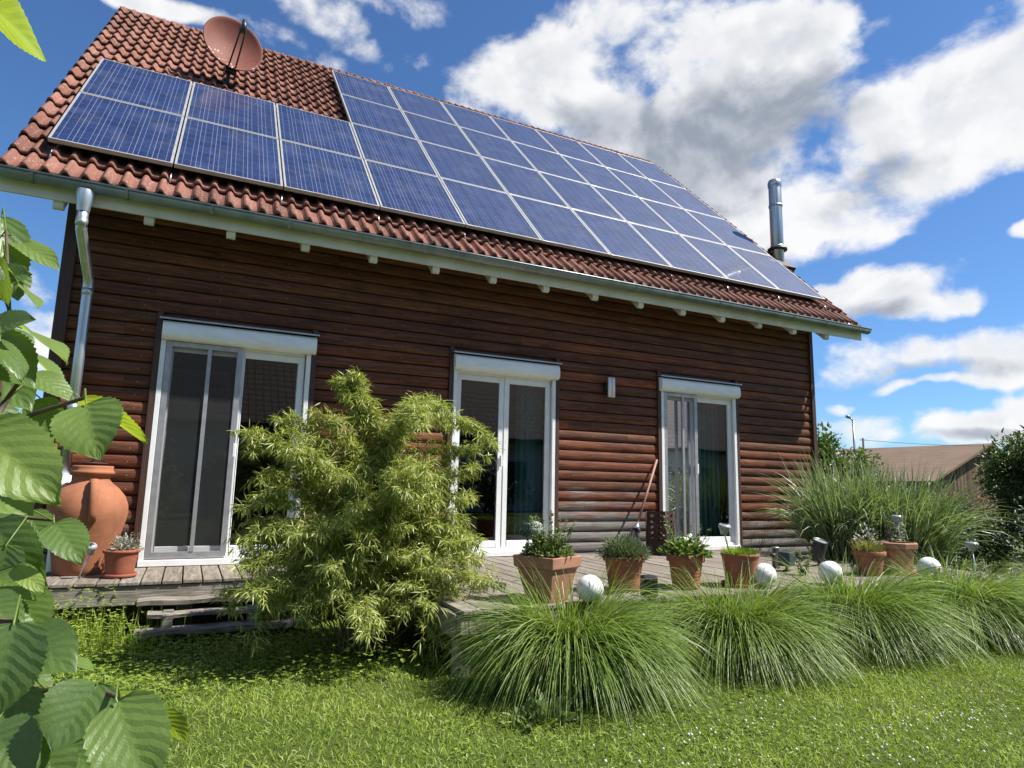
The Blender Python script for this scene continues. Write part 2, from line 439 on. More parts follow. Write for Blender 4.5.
@material('deck_wood')
def _(t):
    p = t.pos(); x, y, z = t.sep(p)
    bi = t.math('FLOOR', t.math('DIVIDE', t.math('SUBTRACT', x, .44), .146)); r = t.white(bi)
    g = t.noise(t.comb(t.math('ADD', t.math('MULTIPLY', x, 24), t.math('MULTIPLY', r, 40)), t.math('MULTIPLY', y, 1.8), t.math('MULTIPLY', z, 20)), 1.7, 7, .68, .5)
    col = t.ramp(g, [(.25, (.085, .070, .058)), (.48, (.19, .165, .138)), (.75, (.34, .305, .262))])
    col = t.mix(t.math('MULTIPLY', r, .5), col, t.mix(1, col, (.60, .55, .48, 1), 'MULTIPLY'))
    n2 = t.noise(p, 2.3, 5, .6)
    col = t.mix(t.math('MULTIPLY', t.step(n2, .55, .75), .5), col, (.085, .075, .05, 1))
    t.bsdf(col, .78, 0, t.bump(g, .7, .008), spec=.2)
@material('beam_wood')
def _(t):
    p = t.pos(); x, y, z = t.sep(p)
    g = t.noise(t.comb(t.math('MULTIPLY', x, 1.6), t.math('MULTIPLY', y, 20), t.math('MULTIPLY', z, 26)), 1.8, 7, .68, .9)
    col = t.ramp(g, [(.25, (.07, .058, .047)), (.48, (.19, .168, .14)), (.75, (.36, .33, .285))])
    n2 = t.noise(p, 5, 5, .6); col = t.mix(t.math('MULTIPLY', t.step(n2, .55, .75), .5), col, (.07, .07, .04, 1))
    t.bsdf(col, .8, 0, t.bump(g, .7, .01), spec=.2)
def terracotta(name, c, wash=.25):
    m = bpy.data.materials.new(name); m.use_nodes = True; t = NT(m.node_tree); p = t.obj(); x, y, z = t.sep(p)
    n1 = t.noise(p, 6, 6, .65); n2 = t.noise(t.scale(p, (1, 1, 5)), 9, 5, .6); n3 = t.noise(p, 60, 3)
    col = t.ramp(n1, [(.25, tuple(q*.7 for q in c)), (.5, c), (.8, tuple(min(1, q*1.18) for q in c))])
    col = t.mix(t.math('MULTIPLY', t.step(n2, .55, .78), wash), col, (.52, .42, .34, 1))
    col = t.mix(t.math('MULTIPLY', t.step(t.noise(p, 14, 5, .7), .62, .75), .45), col, (.12, .07, .045, 1))
    t.bsdf(col, .8, 0, t.bump(t.math('ADD', n3, n2), .25, .004), spec=.25)
    MATS[name] = m
terracotta('terracotta', (.27, .110, .060), .42); terracotta('terracotta_light', (.33, .165, .105), .4); terracotta('terracotta_urn', (.30, .118, .060), .12)
terracotta('plastic_terracotta', (.26, .085, .05), .1)
plain('soil', (.035, .024, .017), .95, 0, .4, 30, .8)
plain('black_plastic', (.022, .024, .025), .42, 0, .3, 14)
plain('dark_green_metal', (.035, .058, .06), .45, .2, .3, 14)
plain('charcoal_metal', (.03, .028, .03), .5, .4, .3, 20)
plain('rust_metal', (.055, .026, .020), .7, .3, .4, 12, .3)
plain('broom_wood', (.26, .125, .09), .6, 0, .2, 10)
plain('bristle', (.028, .026, .026), .8, 0, .5, 40, .5)
plain('steel', (.62, .63, .64), .28, .9, .1, 10, .05)
plain('lens_plastic', (.30, .32, .33), .2, .1, .06, 10, .05)
plain('dish_red', (.30, .105, .078), .45, 0, .2, 9, .1)
plain('teal_cloth', (.16, .42, .46), .85, 0, .2, 10)
plain('room_paint', (.22, .22, .21), .85, 0, .1, 3)
plain('room_floor', (.12, .085, .06), .5, 0, .2, 5)
plain('stem_green', (.075, .10, .03), .6, 0, .3, 30)
plain('stem_brown', (.09, .065, .04), .8, 0, .35, 30, .4)
plain('culm', (.17, .16, .055), .5, 0, .3, 20)
plain('plaster', (.62, .61, .58), .9, 0, .06, 3)
plain('bark', (.07, .055, .042), .9, 0, .4, 14, .8)
@material('globe_glass')
def _(t):
    p = t.obj(); r = t.sep(p)
    w = t.n('ShaderNodeTexWave', wave_type='BANDS', bands_direction='DIAGONAL'); t.put(w.inputs['Vector'], p); w.inputs['Scale'].default_value = 9; w.inputs['Distortion'].default_value = 6; w.inputs['Detail'].default_value = 3; w.inputs['Detail Scale'].default_value = 2
    col = t.ramp(w.outputs[1], [(.2, (.62, .62, .59)), (.6, (.70, .70, .67))])
    b = t.bsdf(col, .35, 0, t.bump(w.outputs[1], .12, .004))
    t.put(b.inputs['Subsurface Weight'], .3); t.put(b.inputs['Subsurface Radius'], (.05, .05, .05))
@material('dish_face')
def _(t):
    p = t.obj(); x, y, z = t.sep(p)
    n1 = t.noise(p, 5, 5, .6)
    col = t.ramp(n1, [(.3, (.150, .048, .034)), (.7, (.195, .066, .047))])
    low = t.math('SUBTRACT', 1, t.step(y, -.38, .15))     # lichen and droppings on the lower part of the face
    sp = t.math('MULTIPLY', t.math('SUBTRACT', 1, t.step(t.voro(p, 17), .10, .34)), t.step(t.math('ADD', t.noise(p, 6, 3), t.math('MULTIPLY', low, .32)), .66, .76))
    col = t.mix(sp, col, (.52, .44, .40, 1))
    t.bsdf(col, .62, 0, spec=.15)
@material('lawn_soil')
def _(t):
    p = t.pos(); n1 = t.noise(p, .9, 6, .6); n2 = t.noise(p, 14, 6, .7); n3 = t.noise(p, 90, 3, .6)
    col = t.ramp(n2, [(.25, (.035, .05, .012)), (.5, (.075, .11, .022)), (.75, (.13, .16, .04))])
    col = t.mix(t.math('MULTIPLY', t.step(n1, .5, .72), .45), col, (.12, .105, .045, 1))
    t.bsdf(col, .95, 0, t.bump(t.math('ADD', n2, n3), .9, .03), spec=.1)
@material('barn_roof')
def _(t):
    p = t.pos(); x, y, z = t.sep(p); n1 = t.noise(p, .5, 6, .6)
    w = t.math('FRACT', t.math('MULTIPLY', z, 3.2))
    col = t.ramp(n1, [(.3, (.135, .092, .064)), (.7, (.18, .122, .085))])
    col = t.mix(t.math('MULTIPLY', t.step(w, .75, .95), .35), col, (.09, .06, .04, 1))
    t.bsdf(col, .8, 0, spec=.2)
@material('barn_wood')
def _(t):
    p = t.obj(); x, y, z = t.sep(p)
    bi = t.math('FLOOR', t.math('DIVIDE', x, .28)); r = t.white(bi); g = t.noise(t.comb(t.math('MULTIPLY', x, 6), y, t.math('MULTIPLY', z, .5)), 2, 5, .65)
    col = t.ramp(t.math('ADD', t.math('MULTIPLY', r, .5), t.math('MULTIPLY', g, .5)), [(.25, (.045, .026, .018)), (.55, (.115, .068, .045)), (.85, (.24, .165, .12))])
    gap = t.math('LESS_THAN', t.math('FRACT', t.math('DIVIDE', x, .28)), .07)
    t.bsdf(t.mix(gap, col, (.02, .014, .01, 1)), .85, 0, spec=.2)
@material('neighbour_tiles')
def _(t):
    p = t.pos(); x, y, z = t.sep(p)
    a = t.math('FRACT', t.math('MULTIPLY', x, 3.3)); b = t.math('FRACT', t.math('MULTIPLY', z, 4.0))
    col = t.mix(t.math('MAXIMUM', t.math('LESS_THAN', a, .18), t.math('LESS_THAN', b, .25)), (.12, .080, .066, 1), (.025, .017, .014, 1))
    t.bsdf(col, .8)

# foliage
leafmat('lawn_blade', (.13, .215, .024), (.235, .33, .045), (.41, .45, .12), .42, .5)
leafmat('clover_leaf', (.14, .225, .026), (.23, .335, .045), (.36, .43, .09), .46, .5)
leafmat('bamboo_leaf', (.12, .165, .028), (.28, .325, .068), (.54, .53, .22), .36, .45, spec=.5)
leafmat('fountain_blade', (.075, .13, .022), (.155, .235, .044), (.29, .36, .11), .32, .45, spec=.4)
leafmat('miscanthus_blade', (.03, .07, .016), (.060, .125, .030), (.11, .185, .05), .25, .40, stripe=(.30, .36, .20), spec=.5)
leafmat('shrub_leaf', (.035, .075, .016), (.075, .13, .028), (.14, .20, .05), .25, .45)
leafmat('dark_leaf', (.012, .026, .008), (.026, .048, .013), (.055, .085, .025), .2, .5)
leafmat('conifer_leaf', (.03, .06, .018), (.065, .11, .03), (.15, .20, .07), .2, .5)
leafmat('pink_leaf', (.05, .05, .025), (.13, .095, .06), (.26, .165, .125), .25, .5)
leafmat('lavender_leaf', (.07, .10, .055), (.125, .165, .095), (.20, .235, .15), .2, .6)
leafmat('herb_leaf', (.08, .13, .04), (.15, .21, .075), (.28, .33, .16), .3, .5)
leafmat('straw_leaf', (.05, .10, .018), (.10, .17, .035), (.22, .28, .10), .3, .5)
leafmat('bright_leaf', (.10, .18, .018), (.17, .26, .032), (.25, .33, .06), .35, .5)
leafmat('dry_blade', (.20, .15, .06), (.26, .24, .09), (.19, .27, .05), .3, .6)
leafmat('white_petal', (.62, .62, .56), (.72, .72, .66), (.80, .80, .76), .2, .6)
leafmat('silver_leaf', (.14, .15, .12), (.26, .27, .23), (.42, .42, .38), .2, .6)
@material('hazel_leaf')
def _(t):
    u, v, _z = t.sep(t.uv()); au = t.math('ABSOLUTE', u); r = t.attr()
    wv = t.noise(t.comb(u, v, t.math('MULTIPLY', r, 9)), 2.5, 2)
    ph = t.math('MULTIPLY', t.math('ADD', t.math('SUBTRACT', v, t.math('MULTIPLY', au, .30)), t.math('MULTIPLY', wv, .10)), 7.5)
    tri = t.math('ABSOLUTE', t.math('SUBTRACT', t.math('FRACT', ph), .5))
    vein = t.math('SUBTRACT', 1, t.step(tri, .0, .10)); mid = t.math('SUBTRACT', 1, t.step(au, .012, .045))
    ve = t.math('MAXIMUM', t.math('MULTIPLY', vein, .7), mid)
    nz = t.noise(t.comb(u, v, t.math('MULTIPLY', r, 30)), 6, 5, .6)
    col = t.ramp(t.math('ADD', t.math('MULTIPLY', r, .7), t.math('MULTIPLY', nz, .3)), [(.1, (.065, .115, .034)), (.5, (.12, .195, .045)), (.95, (.22, .30, .055))])
    col = t.mix(t.math('MULTIPLY', ve, .26), col, t.mix(.5, t.mix(1, col, (1.7, 1.6, 1.5, 1), 'MULTIPLY'), (.16, .22, .07, 1)))
    spots = t.step(t.noise(t.comb(u, v, r), 14, 4, .7), .70, .78)
    col = t.mix(t.math('MULTIPLY', spots, .5), col, (.13, .085, .03, 1))
    cr = t.noise(t.comb(u, t.math('MULTIPLY', v, 2), r), 16, 4, .6)
    hgt = t.math('ADD', t.math('MULTIPLY', tri, 1.1), t.math('MULTIPLY', cr, .35))
    nb = t.bump(hgt, .34, .0045)
    b = t.bsdf(col, t.math('ADD', .30, t.math('MULTIPLY', nz, .22)), 0, nb, spec=.6, out=False, coat=.25, coat_rough=.28)
    tr = t.n('ShaderNodeBsdfTranslucent'); t.put(tr.inputs[0], t.mix(t.math('MULTIPLY', ve, .5), t.mix(1, col, (1.9, 1.7, .5, 1), 'MULTIPLY'), col)); t.put(tr.inputs['Normal'], nb)
    mx = t.n('ShaderNodeMixShader'); mx.inputs[0].default_value = .44
    t.put(mx.inputs[1], b.outputs[0]); t.put(mx.inputs[2], tr.outputs[0]); t.out(mx.outputs[0])
M = MATS

# ------------------------------------------------------------------ sky, sun
SUND = np.array([1.08, -.6, 1.77]); SUND /= np.linalg.norm(SUND)
SUN_EL = math.asin(SUND[2]); SUN_AZ = math.atan2(SUND[0], SUND[1])
w = bpy.data.worlds.new('World'); scene.world = w; w.use_nodes = True
t = NT(w.node_tree)
sky = t.n('ShaderNodeTexSky', sky_type='NISHITA'); sky.sun_disc = False; sky.sun_elevation = SUN_EL; sky.sun_rotation = SUN_AZ
sky.altitude = 300; sky.air_density = 1.0; sky.dust_density = .35; sky.ozone_density = 3.0
dirv = t.n('ShaderNodeTexCoord').outputs['Generated']
dx, dy, dz = t.sep(dirv)
az = t.math('ARCTAN2', dx, dy); el = t.math('ARCSINE', dz)
warp = t.n('ShaderNodeTexNoise'); t.put(warp.inputs['Vector'], dirv); warp.inputs['Scale'].default_value = 5; warp.inputs['Detail'].default_value = 4
wr, wg, wb = t.sep(warp.outputs['Color'])
azw = t.math('ADD', az, t.math('MULTIPLY', t.math('SUBTRACT', wr, .5), .16))
elw = t.math('ADD', el, t.math('MULTIPLY', t.math('SUBTRACT', wg, .5), .10))
# each cloud: (x, y, half width, half height, rotation) seen from the garden, kept as azimuth / elevation on the sky
CL = [(555, 88, 120, 74, .0, 1), (650, 52, 130, 78, .1, 1), (720, 130, 175, 95, 0, 1), (790, 40, 105, 62, 0, 1), (700, 165, 165, 85, 0, 1), (630, 120, 110, 60, .2, 1), (880, 165, 165, 68, -.5, 1), (985, 85, 150, 76, -.55, 1), (850, 208, 90, 46, .2, 1), (960, 120, 120, 74, -.4, 1),
      (910, 288, 66, 36, -.1, 1), (860, 300, 50, 20, -.1, 1), (950, 300, 36, 22, 0, 1), (925, 358, 125, 30, 0, 1), (1000, 362, 90, 32, 0, 1), (945, 388, 95, 9, 0, 1), (955, 428, 80, 18, -.05, .8), (1040, 414, 70, 24, 0, .8), (832, 404, 16, 8, 0, .5), (840, 428, 50, 18, 0, .6),
      (330, 18, 95, 34, .15, .62), (300, 45, 60, 20, .3, .5), (170, 2, 75, 16, 0, .6), (390, 0, 50, 25, 0, .6), (1020, 237, 26, 12, 0, 1), (30, 300, 70, 22, 0, .55), (60, 350, 90, 45, 0, .8),
      (-120, 330, 120, 70, 0, 1), (1250, 300, 160, 60, 0, 1), (1200, 120, 120, 50, 0, 1), (1300, 420, 200, 30, 0, 1)]
GREY = [(700, 150, 135, 72, 0, 1), (790, 128, 95, 52, -.2, 1), (620, 120, 70, 40, .1, 1), (880, 180, 60, 26, -.5, .8), (930, 376, 120, 14, 0, .8), (890, 308, 60, 12, -.1, .7), (955, 437, 60, 6, 0, .7)]
def blobs(lst):
    global mask
    mask = None
    for (px, py, hw, hh, rot, dens) in lst:
        c = unit(ray(px, py)); e1 = unit(ray(px+hw, py)); e2 = unit(ray(px, py-hh))
        a0 = math.atan2(c[0], c[1]); e0 = math.asin(c[2]); ra = math.acos(min(1, c@e1))/math.cos(e0); re = math.acos(min(1, c@e2))
        A = t.math('SUBTRACT', azw, a0); B = t.math('SUBTRACT', elw, e0)
        ce = math.cos(e0); cr, sr = math.cos(-rot), math.sin(-rot)
        A2 = t.math('ADD', t.math('MULTIPLY', A, cr/ra), t.math('MULTIPLY', B, sr/(ra*ce)))
        B2 = t.math('ADD', t.math('MULTIPLY', A, -sr*ce/re), t.math('MULTIPLY', B, cr/re))
        rr = t.math('ADD', t.math('POWER', t.math('ABSOLUTE', A2), 2.0), t.math('POWER', t.math('ABSOLUTE', B2), 2.0))
        g = t.math('MULTIPLY', t.math('SUBTRACT', 1, rr), dens)
        mask = g if mask is None else t.math('SMOOTH_MAX', mask, g, .25)
    return mask
grey = blobs(GREY)
mask = blobs(CL)
# loose clouds over the rest of the sky, behind the viewer
back = t.math('SUBTRACT', t.math('MULTIPLY', t.noise(t.scale(dirv, (1, 1, 1.6)), 2.6, 3, .5), 5), 2.75)
behind = t.step(t.math('ADD', t.math('MULTIPLY', dx, FW[0]), t.math('MULTIPLY', dy, FW[1])), .35, .1)
mask = t.math('MAXIMUM', t.math('MAXIMUM', mask, -2), t.math('ADD', back, t.math('MULTIPLY', t.math('SUBTRACT', behind, 1), 4)))
vec = t.scale(dirv, (1, 1, 1.5))
fb = t.noise(vec, 7.0, 10, .54, .25); fb2 = t.noise(t.vmath('ADD', vec, tuple(SUND*.035)), 7.0, 10, .54, .25)
field = t.math('ADD', mask, t.math('MULTIPLY', t.math('SUBTRACT', fb, .5), 3.4))
field2 = t.math('ADD', mask, t.math('MULTIPLY', t.math('SUBTRACT', fb2, .5), 3.4))
fine_ = t.noise(dirv, 30, 8, .62, .3)
field = t.math('ADD', field, t.math('MULTIPLY', t.math('SUBTRACT', fine_, .5), .65))
dens = t.step(field, -.02, .68)
thick = t.step(t.math('ADD', grey, t.math('MULTIPLY', t.math('SUBTRACT', fb2, .5), 2.2)), -.25, 1.0)
body = t.step(field, .1, 1.5)
lit = t.step(t.math('SUBTRACT', field, field2), -.35, .45)
ccol = t.mix(t.math('MULTIPLY', t.math('SUBTRACT', 1, lit), t.math('MULTIPLY', body, .75)), (1.0, 1.0, 1.0, 1), (.52, .56, .63, 1))
ccol = t.mix(t.math('MULTIPLY', thick, .92), ccol, t.mix(lit, (.30, .34, .41, 1), (.50, .54, .61, 1)))
bg1 = t.n('ShaderNodeBackground'); bg1.inputs[1].default_value = .063
t.put(bg1.inputs[0], t.mix(1, sky.outputs[0], (.66, .93, 1.2, 1), 'MULTIPLY'))
bg2 = t.n('ShaderNodeBackground'); t.put(bg2.inputs[0], ccol); bg2.inputs[1].default_value = .50
mxs = t.n('ShaderNodeMixShader'); t.put(mxs.inputs[0], t.math('MULTIPLY', dens, .96)); t.put(mxs.inputs[1], bg1.outputs[0]); t.put(mxs.inputs[2], bg2.outputs[0])
wo = t.n('ShaderNodeOutputWorld'); t.put(wo.inputs[0], mxs.outputs[0])
w.cycles.sampling_method = 'MANUAL'; w.cycles.sample_map_resolution = 512

sl = bpy.data.lights.new('sun', 'SUN'); sl.energy = 5.0; sl.angle = math.radians(.55); sl.color = (1, .955, .88)
so = bpy.data.objects.new('sun', sl); COL.objects.link(so); so.rotation_euler = Vector(SUND).to_track_quat('Z', 'Y').to_euler(); so.location = (20, -10, 30)
vs = scene.view_settings; vs.view_transform = 'Standard'; vs.look = 'None'; vs.gamma = 1; vs.exposure = 1.0; vs.use_curve_mapping = False

# ------------------------------------------------------------------ lawn ground
GZ = -.5
b = MB(); N_ = 60
xs = np.concatenate([[-900, -300, -80, -25], np.linspace(-8, 24, 81), [40, 90, 200, 500, 1500]]); ys = np.concatenate([[-400, -100, -40, -20], np.linspace(-9, 6, 41), [15, 40, 90, 200, 500, 1500]])
for yy in ys:
    for xx in xs: b.v.append((xx, yy, GZ+(.012*math.sin(xx*2.3+yy)*math.cos(yy*1.9) if -8 < xx < 24 and -9 < yy < 0 else 0)))
nx = len(xs)
for j in range(len(ys)-1):
    for i in range(nx-1): b.f.append((j*nx+i, j*nx+i+1, (j+1)*nx+i+1, (j+1)*nx+i)); b.sm.append(True)
tag(b.build('lawn', M['lawn_soil'], fix=False), kind='structure')

# ------------------------------------------------------------------ house
TH = math.radians(45.118); CT, ST = math.cos(TH), math.sin(TH)
G0 = np.array([.043, -.257, 3.666]); PH = 1.4592554
def roofp(x, s, off): return (x, G0[1]+s*CT-off*ST, G0[2]+s*ST+off*CT)
HX0, HX1 = .26, 9.91; RXL, RXR = -.215, 10.53
S0, S1 = -.42, 6.62                    # eave / ridge along the slope, measured from the array foot
EY, EZ = roofp(0, S0, -.12)[1:]
house = empty('timber_house', (5, 2, GZ), 'brown timber clad house with red tiled roof, solar panels and three white patio doors', 'house')
doors = [(1.088, 2.463), (4.036, 5.370), (6.983, 8.308)]
DT = 2.03; BT = 2.25; BZ = 0.0
def board_profile():
    pts = []
    for k in range(7):
        a = k/6; zz = .015+a*(BP-.018)
        pts.append((-.004-.023*math.sin(PI*(.05+.86*a))**.38, zz))
    return pts
wb = MB(); segs_low = []
xa = HX0
for (a, c) in doors: segs_low.append((xa, a-.055)); xa = c+.055
segs_low.append((xa, HX1))
prof = board_profile()
nb0 = int(math.floor((-.5-BZ0)/BP)); zt = 3.30
k = nb0
while BZ0+k*BP < zt:
    z0 = BZ0+k*BP
    sg = segs_low if z0 < BT+.0 and z0+BP < BT+.10 else [(HX0, HX1)]
    for (x0, x1) in sg:
        # long runs are two boards butted together
        cuts = [x0]
        if x1-x0 > 3: cuts.append(x0+(x1-x0)*random.uniform(.3, .7))
        cuts.append(x1)
        for q in range(len(cuts)-1):
            jy = random.uniform(-.0025, .0025); jz = random.uniform(-.002, .002); c0 = cuts[q]+.001; c1 = cuts[q+1]-.001
            n = 7; poly = [(p[0]+jy, z0+p[1]+jz) for p in prof]+[(.01, z0+BP-.004), (.01, z0+.006)]
            m = len(poly)
            vs_ = [(c0, p[0], p[1]) for p in poly]+[(c1, p[0], p[1]) for p in poly]
            wb.add(vs_, [(i, i+1, m+i+1, m+i) for i in range(n-1)], True)
            wb.add(vs_, [(n-1, n, m+n, m+n-1), (n, n+1, m+n+1, m+n), (n+1, 0, m, m+n+1), tuple(range(m))[::-1], tuple(range(m, 2*m))])
    k += 1
wall = wb.build('wall', M['siding'], house, fix=False)
bk = MB()
for (x0, x1) in segs_low: bk.box(x0, x1, .0115, .12, GZ, BT-.02)
bk.box(HX0, HX1, .0115, .12, BT-.02, 3.55)
for (a, c) in doors: bk.box(a-.055, c+.055, .0115, .12, GZ, -.02)
bk.build('wall_backing', M['trim_brown'], wall)
# gables and back
gb = MB()
yr = roofp(0, S1, -.25)[1]; yb = 2*yr+.0
for x0, x1 in ((HX0-.0, HX0+.12), (HX1-.12, HX1)):
    gb.prism([(.125, GZ), (yb-.1, GZ), (yb-.1, 3.3), (yr, roofp(0, S1, -.30)[2]), (.125, 3.5)], 'x', x0, x1)
gb.box(HX0+.125, HX1-.125, yb-.2, yb-.1, GZ, 3.3)
gb.build('gable_wall', M['siding'], house)
for (a, c) in doors:
    for x0 in (a-.053, c+.002):
        tr = MB(); tr.box(x0, x0+.051, -.050, .05, BZ-.06, BT+.02); tr.build('door_trim', M['trim_brown'], wall, bevel=.004)
cb = MB(); cb.box(HX0-.025, HX0+.075, -.055, .13, GZ, 3.35); cb.build('corner_board', M['trim_brown'], wall)
cb = MB(); cb.box(HX1-.045, HX1+.025, -.055, .13, GZ, 3.35); cb.build('corner_board', M['trim_brown'], wall)

# roof tiles: one sheet per course, rolls across, a lip at the foot of each course
WP = .1445; NW = int(round((RXR-RXL)/WP)); SPW = 12; NC = 20; CP = (S1-S0)/NC
xs = RXL+np.arange(NW*SPW+1)/SPW*WP
ph = (np.arange(NW*SPW+1) % SPW)/SPW
hh = np.where(ph < .52, .046*np.sin(PI*np.clip(ph/.52, 0, 1))**.62, -.003*np.sin(PI*np.clip((ph-.52)/.48, 0, 1)))
ntile = len(xs)
jit = RNG.normal(0, .0022, (NC, NW//2+2))
Vt = []; rows = []
for c in range(NC):
    s0 = S0+c*CP-.03; s1 = S0+(c+1)*CP+.035
    ji = jit[c][(np.arange(ntile)//(2*SPW))]
    js = np.roll(jit[c], 1)[(np.arange(ntile)//(2*SPW))]*1.6
    for (s, off) in ((s0, .000), (s0, .016), (s0+.006, .024), ((s0+s1)/2, .000), (s1, -.024)):
        o = -.12-.028+off+hh+ji
        sv = s+js
        Vt.append(np.stack([xs, G0[1]+sv*CT-o*ST, G0[2]+sv*ST+o*CT], 1))
Vt = np.concatenate(Vt); ft = []
for c in range(NC):
    for r in range(4):
        a = ((c*5+r)*ntile+np.arange(ntile-1)); ft.append(np.stack([a, a+1, a+1+ntile, a+ntile], 1))
roof = np_mesh('roof', Vt, [np.concatenate(ft)], M['tiles'], parent=house, smooth=False)
roof.data.polygons.foreach_set('use_smooth', np.concatenate([np.full(len(f), (i % 4) >= 2) for i, f in enumerate(ft)]))
bs = MB()                                # back slope and verge flaps
zr = roofp(0, S1, -.13)[2]
bs.add([(RXL, yr-.05, zr-.02), (RXR, yr-.05, zr-.02), (RXR, yb+.5, zr-.02-(yb+.55-yr)*ST/CT), (RXL, yb+.5, zr-.02-(yb+.55-yr)*ST/CT)], [(0, 1, 2, 3)])
for c in range(NC):
    for xx, w_ in ((RXL-.004, .018), (RXR-.014, .018)):
        s0 = S0+c*CP-.035; s1 = S0+(c+1)*CP+.01
        q = [roofp(0, s0, -.128)[1:], roofp(0, s1, -.152)[1:], roofp(0, s1, -.245)[1:], roofp(0, s0, -.222)[1:]]
        bs.prism(q, 'x', xx, xx+w_)
bs.build('verge_tiles', M['tiles'], roof)
rg = MB(); nr = int((RXR-RXL)/.36)
for i in range(nr):
    x0 = RXL-.02+i*(RXR-RXL+.04)/nr; L_ = (RXR-RXL+.04)/nr+.035
    pr = []
    for (xx, rr) in ((0, .112), (.03, .114), (L_, .094)):
        pr.append([(x0+xx, yr+.03+rr*math.cos(a)*1.0, zr-.035+rr*math.sin(a)*.75) for a in np.linspace(-.25, PI+.25, 11)])
    vs_ = [p for q in pr for p in q]
    rg.add(vs_, [(r*11+j, r*11+j+1, (r+1)*11+j+1, (r+1)*11+j) for r in range(2) for j in range(10)], True)
    rg.add(pr[0], [tuple(range(11))])
rg.build('ridge', M['tiles'], roof)
# underside, fascia and rafter tails
sf = MB(); sf.prism([roofp(0, S0+.06, -.20)[1:], roofp(0, S1, -.20)[1:], roofp(0, S1, -.222)[1:], roofp(0, S0+.06, -.222)[1:]], 'x', RXL+.02, RXR-.02)
sf.build('soffit', M['cream_paint'], house)
FY = EY-.005
fa = MB(); fa.box(RXL+.03, RXR-.03, -.478, -.452, 3.03, 3.205)
fa.build('fascia', M['cream_paint'], house, bevel=.004)
for xx in (RXL+.03, RXR-.06):
    vb = MB(); vb.prism([roofp(0, S0+.10, -.223)[1:], roofp(0, S1, -.223)[1:], roofp(0, S1, -.38)[1:], roofp(0, S0+.22, -.38)[1:]], 'x', xx, xx+.03)
    vb.build('barge_board', M['cream_paint'], house)
for i in range(16):
    xx = .23+i*.6815
    if xx > RXR-.1: continue
    r_ = MB()
    q = [(-.450, 3.17), (-.450, 2.985), (-.43, 2.968), (-.40, 2.965), (-.37, 2.985), (-.34, 3.03), (-.30, 3.06), (-.12, 3.23), (.011, 3.36), (.011, 3.54), (-.12, 3.47)]
    q = [(-.450, 3.12), (-.450, 2.985), (-.435, 2.968), (-.41, 2.965), (-.385, 2.985), (-.36, 3.015), (-.10, 3.235), (-.036, 3.29), (-.036, 3.50), (-.12, 3.44)]
    r_.prism(q, 'x', xx-.040, xx+.040); r_.build('rafter_tail', M['cream_paint'], house, bevel=.004)
# gutter
gu = MB(); gy, gz, gr = -.545, 3.185, .066
arc = [(gy-gr*math.cos(a), gz-gr*math.sin(a)) for a in np.linspace(-.05, PI, 13)]
inn = [(gy-(gr-.003)*math.cos(a), gz-(gr-.003)*math.sin(a)) for a in np.linspace(PI, -.05, 13)]
poly = arc+inn; n = len(poly); X0, X1 = RXL-.02, RXR+.03
tilt = 0.0
vs_ = [(X0, p[0], p[1]) for p in poly]+[(X1, p[0], p[1]) for p in poly]
gu.add(vs_, [(i, (i+1) % n, n+(i+1) % n, n+i) for i in range(n)], True)
for X in (X0, X1): gu.add([(X, p[0], p[1]) for p in arc], [tuple(range(13))])
gu.tube([(X0, gy-gr-.002, gz+.006), (X1, gy-gr-.002, gz+.006)], .009, 8)
gutter = gu.build('gutter', M['zinc'], house)
for i in range(17):
    gj = MB()
    xx = .05+i*.6815
    if xx > RXR: break
    oo = [(gy-(gr+.0035)*math.cos(a), gz-(gr+.0035)*math.sin(a)) for a in np.linspace(.0, PI, 13)]
    v2 = [(xx-.012, p[0], p[1]) for p in oo]+[(xx+.012, p[0], p[1]) for p in oo]
    gj.add(v2, [(i_, i_+1, 13+i_+1, 13+i_) for i_ in range(12)], True)
    gj.build('gutter_bracket', M['zinc'], gutter)
# downpipe
dp = MB(); WX = at_y(85.5, 306, -.135)[0]
dp.lathe([(.070, .02), (.074, -.03), (.055, -.12), (.047, -.17)], (WX-.045, gy, gz-.075), 18)
dp.tube([(WX-.045, gy, gz-.22), (WX-.045, gy, gz-.34), (WX-.043, gy+.02, gz-.40), (WX-.01, -.20, gz-.66), (WX, -.145, gz-.73), (WX, -.135, gz-.80), (WX, -.135, 1.9), (WX, -.135, .62)], .043, 16)
for z_ in (gz-.84, gz-.34, 1.3): dp.tube([(WX if z_ < gz-.5 else WX-.045, -.135 if z_ < gz-.5 else gy, z_+.035), (WX if z_ < gz-.5 else WX-.045, -.135 if z_ < gz-.5 else gy, z_-.03)], .0465, 16)
dpo = dp.build('downpipe', M['zinc_pipe'], house)
q = MB(); q.tube([(WX, -.135, .72), (WX, -.135, .58)], .056, 16); q.tube([(WX, -.135, .60), (WX, -.135, -.4)], .048, 16); q.build('pipe_socket', M['white_pvc'], dpo)
